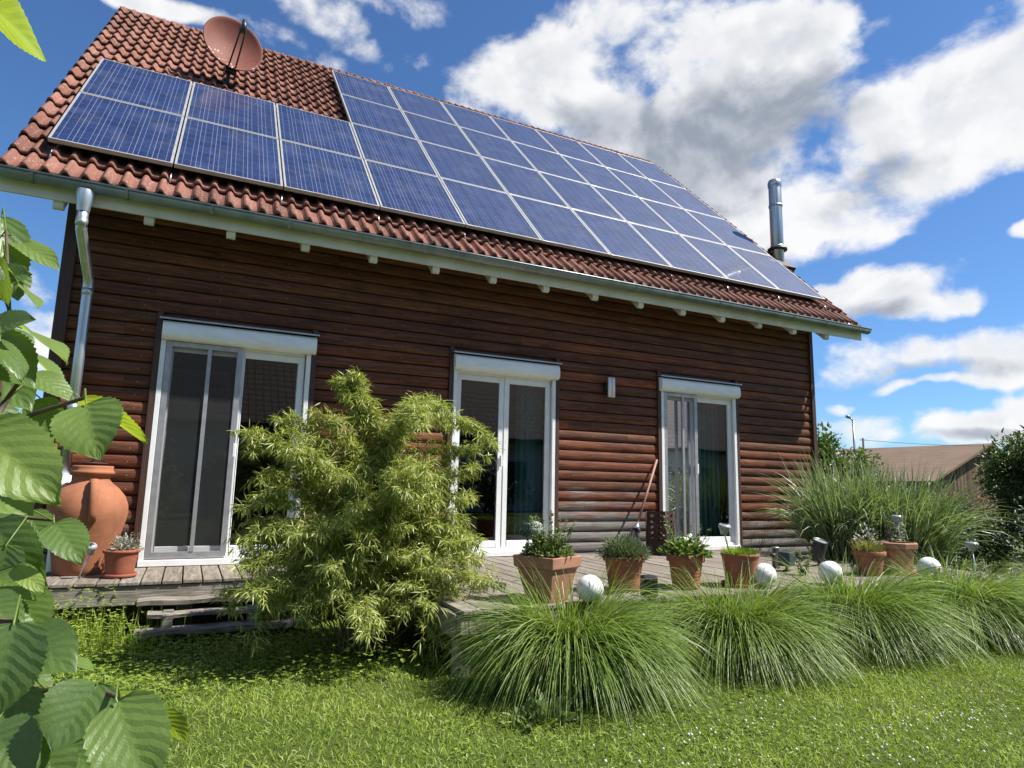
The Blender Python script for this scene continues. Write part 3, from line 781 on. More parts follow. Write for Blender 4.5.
# flue through the right verge
fl = MB(); fx, fy = 10.45, .99
fl.tube([(fx, fy, 3.2), (fx, fy, 6.12)], .108, 28)
for z_ in (4.98, 5.75): fl.tube([(fx, fy, z_), (fx, fy, z_+.035)], .118, 28)
fl.lathe([(.108, 6.12), (.118, 6.13), (.118, 6.21), (.102, 6.25), (.05, 6.27), (.001, 6.27)], (fx, fy, 0), 28)
flo = fl.build('flue_pipe', M['stainless'], house)
q = MB(); q.tube([(fx, fy, 4.93), (fx, fy, 4.965)], .165, 28); q.tube([(fx, fy, 4.93), (fx+.20, fy+.05, 4.90)], .012, 8); q.build('clamp_ring', M['charcoal_metal'], flo)
q = MB(); Mr = Matrix.Translation(Vector((fx+.0, fy-.02, 4.70))) @ Matrix.Rotation(TH, 4, 'X'); q.box(-.17, .20, -.22, .22, -.05, .06, Mr); q.build('flashing', M['charcoal_metal'], flo)

# patio doors
def rect_frame(mb, x0, x1, z0, z1, y0, y1, wl, wr_, wt, wb_):
    mb.box(x0, x0+wl, y0, y1, z0, z1); mb.box(x1-wr_, x1, y0, y1, z0, z1)
    mb.box(x0+wl, x1-wr_, y0, y1, z1-wt, z1); mb.box(x0+wl, x1-wr_, y0, y1, z0, z0+wb_)
for di, (a, c) in enumerate(doors):
    mid = (a+c)/2+(.03 if di == 0 else -.04 if di == 1 else -.05)
    fr = MB(); rect_frame(fr, a, c, BZ-.06, DT, -.020, .055, .052, .052, .05, .075)
    fr.box(a-.0, c+.0, -.065, -.021, BZ-.075, BZ-.02)
    f = fr.build('patio_door', M['white_pvc'], house, bevel=.004)
    f['label'] = ('white patio door with grey insect screen, leftmost of the three', 'white double patio door in the middle of the wall behind the bamboo', 'white patio door with insect screen beside the fire basket, rightmost')[di]
    for x0 in (a+.002, c-.045):
        gr_ = MB(); gr_.box(x0, x0+.043, -.052, -.0205, BZ-.02, DT-.026); gr_.build('guide_rail', M['white_pvc'], f, bevel=.003)
    for (s0, s1, yy) in ((a+.054, mid+.035, .004), (mid-.035, c-.054, -.004)):
        if s0 > a+.1: s0 += .072 if di == 1 else .0
        sa = MB(); rect_frame(sa, s0, s1, BZ+.018, DT-.052, yy, yy+.045, .062, .062, .066, .075)
        sh = sa.build('sash', M['white_pvc'], f, bevel=.004)
        gl = MB(); gl.add([(s0+.06, yy+.026, BZ+.09), (s1-.06, yy+.026, BZ+.09), (s1-.06, yy+.026, DT-.116), (s0+.06, yy+.026, DT-.116)], [(0, 1, 2, 3)])
        gl.build('pane', M['pane_glass'], f)
    hd = MB(); hd.box(mid-.012, mid+.012, -.048, -.005, .93, 1.06); hd.build('handle', M['white_pvc'], f, bevel=.003)
    if di != 1:
        sc = MB(); s0, s1 = a+.05, mid+.005; ym = -.046
        rect_frame(sc, s0, s1, BZ+.0, DT-.028, ym, ym+.022, .048, .052, .05, .05)
        cxm = s0+(s1-s0)*.56; sc.box(cxm-.018, cxm+.018, ym-.006, ym+.024, BZ+.05, DT-.078)
        so_ = sc.build('insect_screen', M['grey_alu'], f, bevel=.002)
        ms = MB(); ms.add([(s0+.04, ym+.010, BZ+.045), (cxm-.01, ym+.010, BZ+.045), (cxm-.01, ym+.010, DT-.05), (s0+.04, ym+.010, DT-.05)], [(0, 1, 2, 3)])
        ms.add([(cxm+.01, ym+.010, BZ+.045), (s1-.045, ym+.010, BZ+.045), (s1-.045, ym+.010, DT-.05), (cxm+.01, ym+.010, DT-.05)], [(0, 1, 2, 3)])
        ms.build('screen_mesh', M['insect_mesh'], f)
        for xx in (cxm-.016, cxm+.016):
            pass
    # shutter box
    b0_, b1_ = ((1.092, 2.500), (4.030, 5.388), (6.950, 8.338))[di]; zb_ = DT-.024; sc2 = .165/.203
    bx = MB(); p = [(.0, zb_), (-.075, zb_), (-.100, zb_+.008), (-.116, zb_+.028), (-.122, zb_+.06), (-.120, zb_+.10), (-.113, zb_+.142), (-.097, zb_+.168), (-.067, zb_+.182), (.008, zb_+.186), (.008, zb_)]
    bx.prism(p, 'x', b0_, b1_, True)
    sb = bx.build('shutter_box', M['shutter_metal'], f)
    em = sb.modifiers.new('edges', 'EDGE_SPLIT'); em.split_angle = math.radians(40)
    fl_ = MB(); Mf = Matrix.Translation(Vector((0, .0, zb_+.207))) @ Matrix.Rotation(math.radians(3), 4, 'X')
    fl_.box(b0_-.03, b1_+.02, -.135, -.034, -.003, .003, Mf); fl_.box(b0_-.03, b1_+.02, -.135, -.130, -.014, .0035, Mf)
    fl_.build('flashing', M['zinc_pipe'], f)
# dark room behind the glass
rm = MB()
rm.add([(HX0+.13, .13, BZ-.06), (HX1-.13, .13, BZ-.06), (HX1-.13, 5, BZ-.06), (HX0+.13, 5, BZ-.06)], [(0, 1, 2, 3)])
ro = rm.build('room_floor', M['room_floor'], house)
rm = MB()
X0, X1, Y1, Z0, Z1 = HX0+.13, HX1-.13, 5.0, BZ-.06, 2.5
rm.add([(X0, .13, Z0), (X0, Y1, Z0), (X0, Y1, Z1), (X0, .13, Z1)], [(0, 1, 2, 3)]); rm.add([(X1, .13, Z0), (X1, Y1, Z0), (X1, Y1, Z1), (X1, .13, Z1)], [(0, 1, 2, 3)])
rm.add([(X0, Y1, Z0), (X1, Y1, Z0), (X1, Y1, Z1), (X0, Y1, Z1)], [(0, 1, 2, 3)]); rm.add([(X0, .13, Z1), (X1, .13, Z1), (X1, Y1, Z1), (X0, Y1, Z1)], [(0, 1, 2, 3)])
for xx in (3.2, 6.2): rm.box(xx-.06, xx+.06, .14, 4.9, Z0+.005, Z1-.005)
rm.build('room_wall', M['room_paint'], house)
def curtain(x0, x1, label):
    n = 60; vs_ = []
    for i in range(n+1):
        u = i/n; xx = x0+(x1-x0)*u; yy = .24+.035*math.sin(u*(x1-x0)*75)+.01*math.sin(u*31)
        vs_ += [(xx, yy, .02), (xx+.006*math.sin(u*40), yy*.98+.004, 2.2)]
    mb = MB(); mb.add(vs_, [(2*i, 2*i+2, 2*i+3, 2*i+1) for i in range(n)], True)
    tag(mb.build('curtain', M['teal_cloth'], fix=False), label, 'curtain', 'teal curtains behind the patio doors')
curtain(4.98, 5.32, 'gathered teal curtain inside the middle patio door')
curtain(7.80, 8.20, 'gathered teal curtain inside the right patio door')

# ------------------------------------------------------------------ solar panels
def make_panel():
    root = empty('solar_panel', (0, 0, 0))
    set_parent(root, house, False)
    fr = MB(); W_, H_ = .985, PH-.016; fw = .020
    for (x0, x1, y0, y1) in ((0, fw, 0, H_), (W_-fw, W_, 0, H_), (fw, W_-fw, 0, fw), (fw, W_-fw, H_-fw, H_)): fr.box(x0, x1, y0, y1, -.04, 0)
    fr.build('frame', M['pv_frame'], root, local=True, bevel=.002)
    V = np.array([(fw-.001, fw-.001, -.004), (W_-fw+.001, fw-.001, -.004), (W_-fw+.001, H_-fw+.001, -.004), (fw-.001, H_-fw+.001, -.004)])
    np_mesh('cell_glass', V, [np.array([[0, 1, 2, 3]])], M['pv_cells'], uv=np.array([[0, 0], [1, 0], [1, 1], [0, 1.]]), parent=root, local=True)
    bk_ = MB(); bk_.box(fw, W_-fw, fw, H_-fw, -.034, -.028); bk_.build('back_sheet', M['black_plastic'], root, local=True)
    return root
proto = make_panel(); first = True
for row in range(4):
    cols = range(10) if row < 2 else range(3, 10)
    for j, cc in enumerate(cols):
        o = proto if first else copy_thing(proto); first = False
        o.location = roofp(G0[0]+cc+.0075, row*PH+.008, 0); o.rotation_euler = (TH, 0, 0)
for i, s_ in enumerate((.30, 1.16, 1.76, 2.62, 3.22, 4.08, 4.68, 5.54)):
    x0, x1 = (G0[0]+.05, G0[0]+9.95) if i < 4 else (G0[0]+3.05, G0[0]+9.95)
    Mr = Matrix.Translation(Vector(roofp(0, s_, -.062))) @ Matrix.Rotation(TH, 4, 'X')
    r_ = MB(); r_.box(x0, x1, -.02, .02, -.02, .02, Mr)
    o = r_.build('mounting_rail', M['charcoal_metal'], house)
for cc in range(11):
    hk = MB(); p0 = Vector(roofp(G0[0]+cc-.01 if cc else .09, -.03, -.09)); hk.tube([p0, p0+Vector((0, -.03*CT, -.03*ST)), p0+Vector((0, -.11*CT+.02, -.11*ST-.03))], .007, 6)
    hk.build('roof_hook', M['steel'], house)

# ------------------------------------------------------------------ satellite dish
base = Vector(roofp(1.44, 3.62, -.12))
dish = empty('satellite_dish', base, 'round red satellite dish with white lichen spots above the upper left panels', 'satellite dish')
ms = MB(); ms.tube([base-Vector((0, 0, .12)), base+Vector((0, -.0, .50))], .026, 12)
ms.box(-.06, .06, -.05, .05, -.01, .03, Matrix.Translation(base) @ Matrix.Rotation(TH, 4, 'X'))
ms.build('mast', M['charcoal_metal'], dish)
DN = Vector((.22, -.93, .10)).normalized()      # where it looks
dc = base+Vector((.03, -.18, .53))
Z = DN; Xv = Vector((0, 0, 1)).cross(Z).normalized(); Yv = Z.cross(Xv)
MD = Matrix.Translation(dc) @ Matrix((Xv, Yv, Z)).transposed().to_4x4()
rf = MB(); R_ = .385; prof = [(R_*i/12+1e-4, .10*(i/12)**2-.10) for i in range(13)]
prof2 = prof+[(R_+.012, .0), (R_+.012, -.012), (R_-.002, -.014)]+[(r, z-.012) for r, z in prof[::-1][1:]]
rf.lathe(prof2, (0, 0, 0), 48)
ro_ = rf.build('reflector', M['dish_face'], None)
ro_.parent = dish; ro_.matrix_parent_inverse = Matrix.Translation(-base); ro_.matrix_basis = MD
ar = MB()
l0 = MD @ Vector((-.045, -.375, -.02)); l1 = MD @ Vector((.045, -.375, -.02)); e0 = MD @ Vector((-.03, -.06, .46)); e1 = MD @ Vector((.03, -.06, .46))
ar.tube([l0, e0], .011, 8); ar.tube([l1, e1], .011, 8)
ar.tube([MD @ Vector((0, -.34, -.06)), base+Vector((0, 0, .40))], .02, 8); ar.box(-.07, .07, -.07, .07, -.10, -.04, MD @ Matrix.Translation(Vector((0, -.36, 0))))
ar.build('arm', M['charcoal_metal'], dish)
ln = MB(); ln.tube([MD @ Vector((0, -.13, .42)), MD @ Vector((0, -.05, .45)), MD @ Vector((0, .06, .44))], [.022, .034, .022], 12); ln.tube([MD @ Vector((0, -.06, .46)), MD @ Vector((0, -.05, .36))], [.024, .040], 12)
ln.build('receiver', M['black_plastic'], dish)

# ------------------------------------------------------------------ wall lamp
lp = Vector((6.135, -.04, 1.975))
lamp = empty('wall_lamp', lp, 'narrow grey metal up and down wall lamp between two doors', 'wall lamp')
q = MB(); q.box(-.055, .0, -.035, .012, -.06, .06, Matrix.Translation(lp)); q.build('bracket', M['charcoal_metal'], lamp)
q = MB()
for xx in (-.012, .042): q.tube([lp+Vector((xx, -.065, -.125)), lp+Vector((xx, -.065, .125))], .024, 16)
q.build('tube_shade', M['white_pvc'], lamp)

# ------------------------------------------------------------------ deck
DZ = -.08
deck = empty('wooden_deck', (5, -1.4, GZ), 'weathered grey plank terrace along the front of the house', 'deck')
DX0, DXM, DX1, DYA, DYB = .44, 3.06, 9.0, -.97, -2.90
bd = MB(); i = 0; x = DX0
while x < DX1:
    y1 = -.055; y0 = DYA-.01 if x < DXM else DYB-.01
    if x > 8.35: y1 = -2.0
    jz = random.uniform(-.003, .003)
    bd.box(x+.004, x+.140, y0+random.uniform(-.006, .006), y1, DZ-.026+jz, DZ+jz); x += .146
bd.build('decking', M['deck_wood'], deck, bevel=.004)
be = MB()
be.box(DX0-.01, DXM-.03, DYA, DYA+.05, DZ-.175, DZ-.031)
be.build('edge_beam', M['beam_wood'], deck, bevel=.006)
be = MB(); be.box(DXM, DX1, DYB, DYB+.06, DZ-.15, DZ-.031); be.box(DXM-.02, DXM+.03, DYB+.061, DYA+.1, DZ-.18, DZ-.031); be.build('edge_beam', M['beam_wood'], deck, bevel=.006)
for xx, yy in ((.6, DYA), (1.5, DYA), (2.4, DYA), (3.12, DYB), (4.6, DYB), (6.1, DYB), (7.6, DYB), (8.2, DYB)):
    be = MB(); be.box(xx-.05, xx+.05, yy+.07, yy+.17, GZ-.05, DZ-.032); be.build('support_post', M['beam_wood'], deck)
us = MB(); us.box(DX0+.05, DXM-.1, -.9+.35, -.9+.37, GZ, DZ-.05); us.build('skirt_board', M['trim_brown'], deck)
stp = empty('timber_step', (1.8, -1.2, GZ), 'stack of weathered grey timber rails forming a step below the left deck', 'step')
for k_, (px0, py0, yy, hz_, L_) in enumerate(((137, 603, -1.06, .045, 1.25), (147, 616, -1.16, .035, 1.2), (134, 634, -1.24, .05, 1.3))):
    p0 = at_y(px0, py0, yy); s_ = MB()
    n = 14; vs_ = []
    for i in range(n+1):
        u = i/n; jx = .006*math.sin(i*2.1+k_); jz = .005*math.sin(i*1.3+k_*2)
        xx = p0[0]+u*L_
        h2 = hz_*(.9+.12*math.sin(i*.9+k_))
        vs_ += [(xx, yy-.03+jx, p0[2]-h2/2+jz), (xx, yy-.035+jx, p0[2]+h2/2*.6+jz), (xx, yy-.01+jx, p0[2]+h2/2+jz), (xx, yy+.12, p0[2]+h2/2+jz), (xx, yy+.12, p0[2]-h2/2+jz)]
    fs_ = [(5*i+j, 5*i+(j+1) % 5, 5*i+5+(j+1) % 5, 5*i+5+j) for i in range(n) for j in range(5)]+[tuple(range(5)), tuple(range(5*n, 5*n+5))]
    s_.add(vs_, fs_); s_.build('tread', M['beam_wood'], stp)
for xx in (1.35, 1.95):
    s_ = MB(); s_.box(xx, xx+.07, -1.14, -1.04, GZ-.02, DZ-.20); s_.box(xx, xx+.07, -1.225, -1.145, GZ-.02, -.30)
    s_.build('stringer', M['beam_wood'], stp)

# ------------------------------------------------------------------ pots and things on the deck
def soil_disc(parent, z, r):
    q = MB(); n = 20; vs_ = [(0, 0, z+.015)]+[(r*math.cos(2*PI*i/n), r*math.sin(2*PI*i/n), z+random.uniform(-.006, .006)) for i in range(n)]
    q.add(vs_, [(0, i+1, (i+1) % n+1) for i in range(n)], True); q.build('soil', M['soil'], parent, local=True, fix=False)
def round_pot(parent, r_top, r_bot, h, mat, rim=.05, rimt=.012, ribs=0):
    q = MB(); prof = [(.001, 0), (r_bot-.008, 0), (r_bot, .008)]
    zr_ = h-rim
    n = 8
    for i in range(1, n+1):
        z = .008+(zr_-.008)*i/n; r = r_bot+(r_top-rimt-r_bot)*z/h
        if ribs and i < n: prof += [(r, z-.006), (r+.003, z), (r, z+.006)]
        else: prof.append((r, z))
    prof += [(r_top-.004, zr_+.004), (r_top, zr_+.012), (r_top, h-.008), (r_top-.006, h), (r_top-.016, h), (r_top-.022, h-.008), (r_top-.03, h-.09)]
    q.lathe(prof, (0, 0, 0), 40); return q.build('pot', MATS[mat], parent, local=True)
def saucer(loc, r, mat, label):
    q = MB(); q.lathe([(.001, 0), (r-.02, 0), (r-.005, .006), (r, .03), (r-.006, .032), (r-.012, .012), (.001, .010)], (0, 0, 0), 36)
    o = q.build('plant_saucer', MATS[mat]); o.location = loc; return tag(o, label, 'saucer')
def rand_sph(n):
    v = RNG.normal(size=(n, 3)); return unit(v)
def bushy(parent, name, mat, centre, rad, n, L, W, up=.4, inner=.35, stems=0, flat=False):
    c = np.array(centre); v = rand_sph(n); v[:, 2] = np.abs(v[:, 2])*.95-.08
    rr = (inner+(1-inner)*RNG.random(n)**.5)[:, None]
    pos_ = c+v*rr*np.array(rad)
    d = unit(v+rand_sph(n)*.55+np.array([0, 0, up])); nn = unit(rand_sph(n)*.6+np.array([0, 0, 1]))
    V, Fc, uv, idd = leaves(pos_, d, nn, RNG.uniform(.7, 1.3, n)*L, RNG.uniform(.75, 1.25, n)*W)
    return np_mesh(name, V, Fc, MATS[mat], rnd=RNG.random(n)[idd], uv=uv, parent=parent, local=True)
def sprigs(parent, name, mat, n, r0, h, spread, L, W, nl, droop=.5):
    """upright stems with small leaves all along"""
    parts = []
    st = MB()
    for k in range(n):
        a = random.uniform(0, 2*PI); r = r0*math.sqrt(random.random()); b0 = np.array([r*math.cos(a), r*math.sin(a), 0.])
        hh_ = h*random.uniform(.55, 1.1); tip = b0+np.array([math.cos(a)*spread*random.uniform(.2, 1), math.sin(a)*spread*random.uniform(.2, 1), hh_])
        tt = RNG.random(nl)**.8; P = b0+(tip-b0)*tt[:, None]+np.array([0, 0, 1])*(.06*hh_*np.sin(PI*tt))[:, None]
        th = RNG.uniform(0, 2*PI, nl); d = np.stack([np.cos(th), np.sin(th), RNG.uniform(.1, .9, nl)], 1)
        parts.append(leaves(P, d, np.tile([0, 0, 1.], (nl, 1))+rand_sph(nl)*.4, L*RNG.uniform(.6, 1.2, nl)*(1.15-.6*tt), W*RNG.uniform(.7, 1.2, nl)*(1.15-.5*tt)))
        st.tube([b0-np.array([0, 0, .03]), (b0+tip)/2+np.array([0, 0, .06*hh_]), tip], [.004, .003, .0015], 5, caps=False)
    V, Fc, uv, idd = merge(parts)
    o = np_mesh(name, V, Fc, MATS[mat], rnd=RNG.random(int(idd.max())+1)[idd], uv=uv, parent=parent, local=True)
    return o, st
def put(name, px, py, label, cat, group=None, rz=0, z=DZ):
    p = at_z(px, py, z); return empty(name, (p[0], p[1], z), label, cat, group, rz)
POTS = 'terracotta pots standing along the deck'

# square pot with herbs
o = put('potted_plant', 547, 600, 'tapered square terracotta pot full of leafy herbs with one tall flower spike', 'potted plant', POTS, math.radians(24)); o.scale = (.84, .84, .84)
def sq_ring(h, z): return [(-h, -h, z), (h, -h, z), (h, h, z), (-h, h, z)]
q = MB(); rings = [sq_ring(.125, 0), sq_ring(.185, .27), sq_ring(.205, .275), sq_ring(.212, .37), sq_ring(.190, .37), sq_ring(.178, .30)]
vs_ = [p for r in rings for p in r]; q.add(vs_, [(4*i+j, 4*i+(j+1) % 4, 4*i+4+(j+1) % 4, 4*i+4+j) for i in range(5) for j in range(4)]+[(3, 2, 1, 0)])
q.build('pot', M['terracotta_light'], o, local=True, bevel=.008)
q = MB(); q.add(sq_ring(.18, .325), [(0, 1, 2, 3)]); q.build('soil', M['soil'], o, local=True)
hp, st = sprigs(o, 'foliage', 'herb_leaf', 40, .15, .34, .12, .045, .022, 34); hp.location.z = .33
s2 = st.build('stem', M['stem_green'], o, local=True, fix=False); s2.location.z = .33
bz = bushy(o, 'foliage', 'herb_leaf', (0, 0, .37), (.22, .22, .12), 420, .045, .024)
q = MB(); q.tube([(.10, .05, .34), (.12, .05, .55), (.115, .05, .72)], [.005, .004, .002], 6); q.build('flower_stalk', M['stem_green'], o, local=True)
n = 70; tt = RNG.random(n); P = np.stack([.10+.015*tt, .05+0*tt, .45+.28*tt], 1); th = RNG.uniform(0, 2*PI, n)
V, Fc, uv, idd = leaves(P, np.stack([np.cos(th), np.sin(th), .5+0*th], 1), rand_sph(n)+np.array([0, 0, 1]), np.full(n, .028), np.full(n, .02))
np_mesh('flower_spike', V, Fc, M['silver_leaf'], rnd=RNG.random(n)[idd], uv=uv, parent=o, local=True)
# lavender
o = put('potted_plant', 624, 591, 'round terracotta pot with a dense grey green lavender cushion', 'potted plant', POTS)
round_pot(o, .165, .115, .27, 'terracotta', .045); soil_disc(o, .235, .14)
n = 900; v = rand_sph(n); v[:, 2] = np.abs(v[:, 2])*.9+.05; v = unit(v)
azv = np.arctan2(v[:, 1], v[:, 0]); V, Fc, uv, idd = blades(np.array([0, 0, .24])+v*np.array([.06, .06, .02]), azv, np.arccos(v[:, 2])*.95, RNG.uniform(-.2, .3, n), RNG.uniform(.13, .235, n), RNG.uniform(.006, .010, n), 3)
np_mesh('foliage', V, Fc, M['lavender_leaf'], rnd=RNG.random(n)[idd], uv=uv, parent=o, local=True)
bushy(o, 'foliage', 'lavender_leaf', (0, 0, .26), (.20, .20, .17), 1100, .035, .009, inner=.5)
# strawberry-like plant with white flowers
o = put('potted_plant', 686, 588, 'ribbed orange terracotta pot with trailing light leaves and white blossom', 'potted plant', POTS)
round_pot(o, .155, .105, .27, 'terracotta', .06, ribs=1); soil_disc(o, .235, .13)
bushy(o, 'foliage', 'straw_leaf', (0, 0, .26), (.20, .18, .13), 330, .055, .04, inner=.3)
hp, st = sprigs(o, 'foliage', 'straw_leaf', 12, .10, .30, .20, .04, .026, 14); hp.location.z = .25
s2 = st.build('stem', M['stem_green'], o, local=True, fix=False); s2.location.z = .25
bushy(o, 'blossom', 'white_petal', (0.03, -.03, .33), (.12, .10, .10), 80, .026, .024, inner=.5)
# succulents
o = put('potted_plant', 741, 586, 'plain terracotta pot with a low bright green succulent cushion', 'potted plant', POTS)
round_pot(o, .160, .118, .26, 'terracotta', .0301, .004); soil_disc(o, .235, .14); o.location.z = DZ+.012
n = 650; th = RNG.uniform(0, 2*PI, n); r = .135*np.sqrt(RNG.random(n)); root = np.stack([r*np.cos(th), r*np.sin(th), .225+0*r], 1)
V, Fc, uv, idd = blades(root, th, RNG.uniform(0, .5, n)+r*2, RNG.uniform(-.2, .4, n), RNG.uniform(.05, .10, n), RNG.uniform(.010, .016, n), 3)
np_mesh('foliage', V, Fc, M['bright_leaf'], rnd=RNG.random(n)[idd], uv=uv, parent=o, local=True)
p = o.location; saucer((p.x, p.y, DZ), .165, 'terracotta', 'shallow terracotta saucer under the succulent pot')
# pot with grass shoots
o = put('potted_plant', 870, 575, 'small terracotta pot with yellow green grassy shoots, left of the eight sided pot', 'potted plant', POTS)
round_pot(o, .155, .105, .235, 'terracotta', .05); soil_disc(o, .20, .13)
n = 420; th = RNG.uniform(0, 2*PI, n); r = .125*np.sqrt(RNG.random(n)); root = np.stack([r*np.cos(th), r*np.sin(th), .195+0*r], 1)
V, Fc, uv, idd = blades(root, th, RNG.uniform(0, .35, n)+r*1.5, RNG.uniform(-.2, .6, n), RNG.uniform(.09, .19, n), RNG.uniform(.006, .010, n), 4)
np_mesh('foliage', V, Fc, M['dry_blade'], rnd=RNG.random(n)[idd], uv=uv, parent=o, local=True)
bushy(o, 'foliage', 'silver_leaf', (0, .02, .30), (.15, .12, .20), 90, .04, .018, inner=.3)
# octagonal pot
o = put('potted_plant', 898, 574, 'large pale eight sided terracotta pot with thick rim and silvery stem', 'potted plant', POTS, math.radians(12))
q = MB(); q.lathe([(.001, 0), (.135, 0), (.140, .01), (.165, .24), (.20, .245), (.205, .30), (.17, .305), (.155, .26)], (0, 0, 0), 8, smooth=False)
q.build('pot', M['terracotta_light'], o, local=True, bevel=.006); soil_disc(o, .265, .15)
hp, st = sprigs(o, 'foliage', 'silver_leaf', 7, .06, .30, .08, .05, .022, 22); hp.location.z = .26
q = MB(); q.tube([(-.10, 0, .25), (-.13, .02, .45), (-.19, .03, .62)], [.006, .005, .003], 6); q.build('stem', M['stem_brown'], o, local=True)
p = o.location; o.location.z = DZ+.012; saucer((p.x, p.y, DZ), .18, 'terracotta_light', 'pale terracotta saucer under the eight sided pot')
# left end: urn and plastic pot
up_ = at_z(92, 573, DZ)
o = empty('terracotta_urn', (.70, -.33, DZ), 'big bulbous orange terracotta urn with two strap handles at the left end of the deck', 'urn')
q = MB(); zs = [(.001, 0), (.215, 0), (.225, .01), (.235, .06), (.258, .18), (.292, .32), (.322, .43), (.335, .50), (.328, .57), (.295, .645), (.235, .71), (.18, .75), (.152, .78), (.148, .805), (.165, .82), (.182, .828), (.188, .84), (.182, .855), (.170, .862), (.172, .885), (.168, .90), (.14, .90), (.13, .86), (.12, .75)]
sc_ = .885/.90; q.lathe([(r*.88, z*sc_) for r, z in zs], (0, 0, 0), 56); q.build('body', M['terracotta_urn'], o, local=True)
for a_ in (-78, 102):
    a2 = math.radians(a_); hq = MB(); dxx, dyy = math.cos(a2), math.sin(a2)
    path = [(.150, .755), (.185, .765), (.245, .745), (.292, .69), (.312, .60), (.308, .50), (.290, .43)]
    vs_ = []
    for (r, z) in path:
        for (w_, t_) in ((-.03, -.004), (.03, -.004), (.03, .016), (.0, .022), (-.03, .016)):
            vs_.append((dxx*(r+t_)-dyy*w_, dyy*(r+t_)+dxx*w_, z+(t_*.6 if r < .2 else 0)))
    hq.add(vs_, [(5*i+j, 5*i+(j+1) % 5, 5*i+5+(j+1) % 5, 5*i+5+j) for i in range(len(path)-1) for j in range(5)]+[tuple(range(5)), tuple(range(5*(len(path)-1), 5*len(path)))], True)
    hq.build('handle', M['terracotta_urn'], o, local=True)
q = MB(); q.lathe([(.001, .895), (.10, .895), (.105, .905), (.10, .912), (.001, .915)], (0, 0, 0), 30); q.tube([(-.02, 0, .912), (0, .0, .945), (.05, 0, .95), (.085, .01, .915)], .006, 8); q.build('lid', M['rust_metal'], o, local=True)
o = put('potted_plant', 119, 577, 'smooth reddish brown plastic pot with silvery dried plant beside the big urn', 'potted plant')
PX = o.location.copy(); o.location.z = DZ+.012
round_pot(o, .135, .098, .205, 'plastic_terracotta', .028, .010); soil_disc(o, .175, .115)
bushy(o, 'foliage', 'silver_leaf', (.02, .03, .20), (.12, .12, .13), 190, .032, .014, inner=.2)
hp, st = sprigs(o, 'foliage', 'silver_leaf', 9, .08, .16, .07, .025, .012, 20); hp.location.z = .18
saucer((PX.x, PX.y, DZ), .125, 'plastic_terracotta', 'reddish brown plastic saucer under the pot beside the urn')
# debris by the pot
# globe lights
for (px, py, d_, lb) in ((590, 604, .094, 'white ribbed globe lamp in front of the square herb pot'), (765, 588, .096, 'white globe lamp beside the succulent pot'), (831, 585, .098, 'white globe lamp behind the third grass clump, beside the wire lantern'), (930, 580, .102, 'white globe lamp right of the eight sided pot')):
    o = put('globe_lamp', px, py, lb, 'lamp', 'white globe lamps on the deck edge')
    q = MB(); q.ball((0, 0, d_+.008), d_, 36, 20); q.build('globe', M['globe_glass'], o, local=True)
    q = MB(); q.lathe([(.001, 0), (.05, 0), (.052, .02), (.04, .026)], (0, 0, 0), 24); q.build('base', M['black_plastic'], o, local=True)
    o.rotation_euler = (0, 0, random.uniform(0, 6))
# garden spotlights
p = at_y(649, 586, -3.02)
o = empty('garden_spotlight', (p[0], p[1], GZ), 'square black garden spotlight on a stake in front of the lavender pot', 'spotlight', 'garden spotlights along the deck', math.radians(-20))
q = MB(); q.box(-.055, .055, -.05, .05, p[2]-GZ-.075, p[2]-GZ+.075); q.build('housing', M['black_plastic'], o, local=True, bevel=.018)
q = MB(); q.box(-.04, .04, -.054, -.0505, p[2]-GZ-.055, p[2]-GZ+.055); q.build('lens', M['charcoal_metal'], o, local=True)
q = MB(); q.tube([(0, 0, -.02), (0, 0, p[2]-GZ-.07)], .012, 8); q.build('stake', M['black_plastic'], o, local=True)
o = put('garden_spotlight', 787, 571, 'square dark green garden spotlight beside a grey post light', 'spotlight', 'garden spotlights along the deck', math.radians(20))
q = MB(); q.box(-.075, .075, -.06, .06, .05, .19); q.build('housing', M['dark_green_metal'], o, local=True, bevel=.012)
q = MB(); q.tube([(0, 0, 0), (0, 0, .06)], .016, 8); q.box(-.03, .03, -.03, .03, 0, .012); q.build('stake', M['black_plastic'], o, local=True)
o = put('post_light', 776, 568, 'short grey cylindrical post light with a small side arm left of the green spotlight', 'post light')
q = MB(); q.tube([(0, 0, 0), (0, 0, .20)], .038, 20); q.lathe([(.038, .20), (.045, .202), (.045, .215), (.001, .22)], (0, 0, 0), 20); q.build('body', M['zinc'], o, local=True)
q = MB(); q.tube([(-.03, -.02, .14), (-.085, -.03, .13)], .022, 12); q.build('arm', M['black_plastic'], o, local=True)
o = put('garden_spotlight', 819, 566, 'round black garden spotlight tilted upwards in front of the striped tall grass', 'spotlight', 'garden spotlights along the deck')
q = MB(); Mr = Matrix.Translation(Vector((0, 0, .17))) @ Matrix.Rotation(math.radians(18), 4, 'X')
q.lathe([(.001, -.12), (.06, -.12), (.075, -.09), (.082, .11), (.078, .115), (.072, .10)], (0, 0, 0), 28, M=Mr); q.build('housing', M['black_plastic'], o, local=True)
q = MB(); q.lathe([(.074, .101), (.001, .103)], (0, 0, 0), 28, M=Mr); q.build('lens', M['zinc'], o, local=True)
q = MB(); q.tube([(0, 0, 0), (0, .01, .08)], .014, 8); q.box(-.04, .04, -.04, .04, 0, .012); q.build('stake', M['black_plastic'], o, local=True)
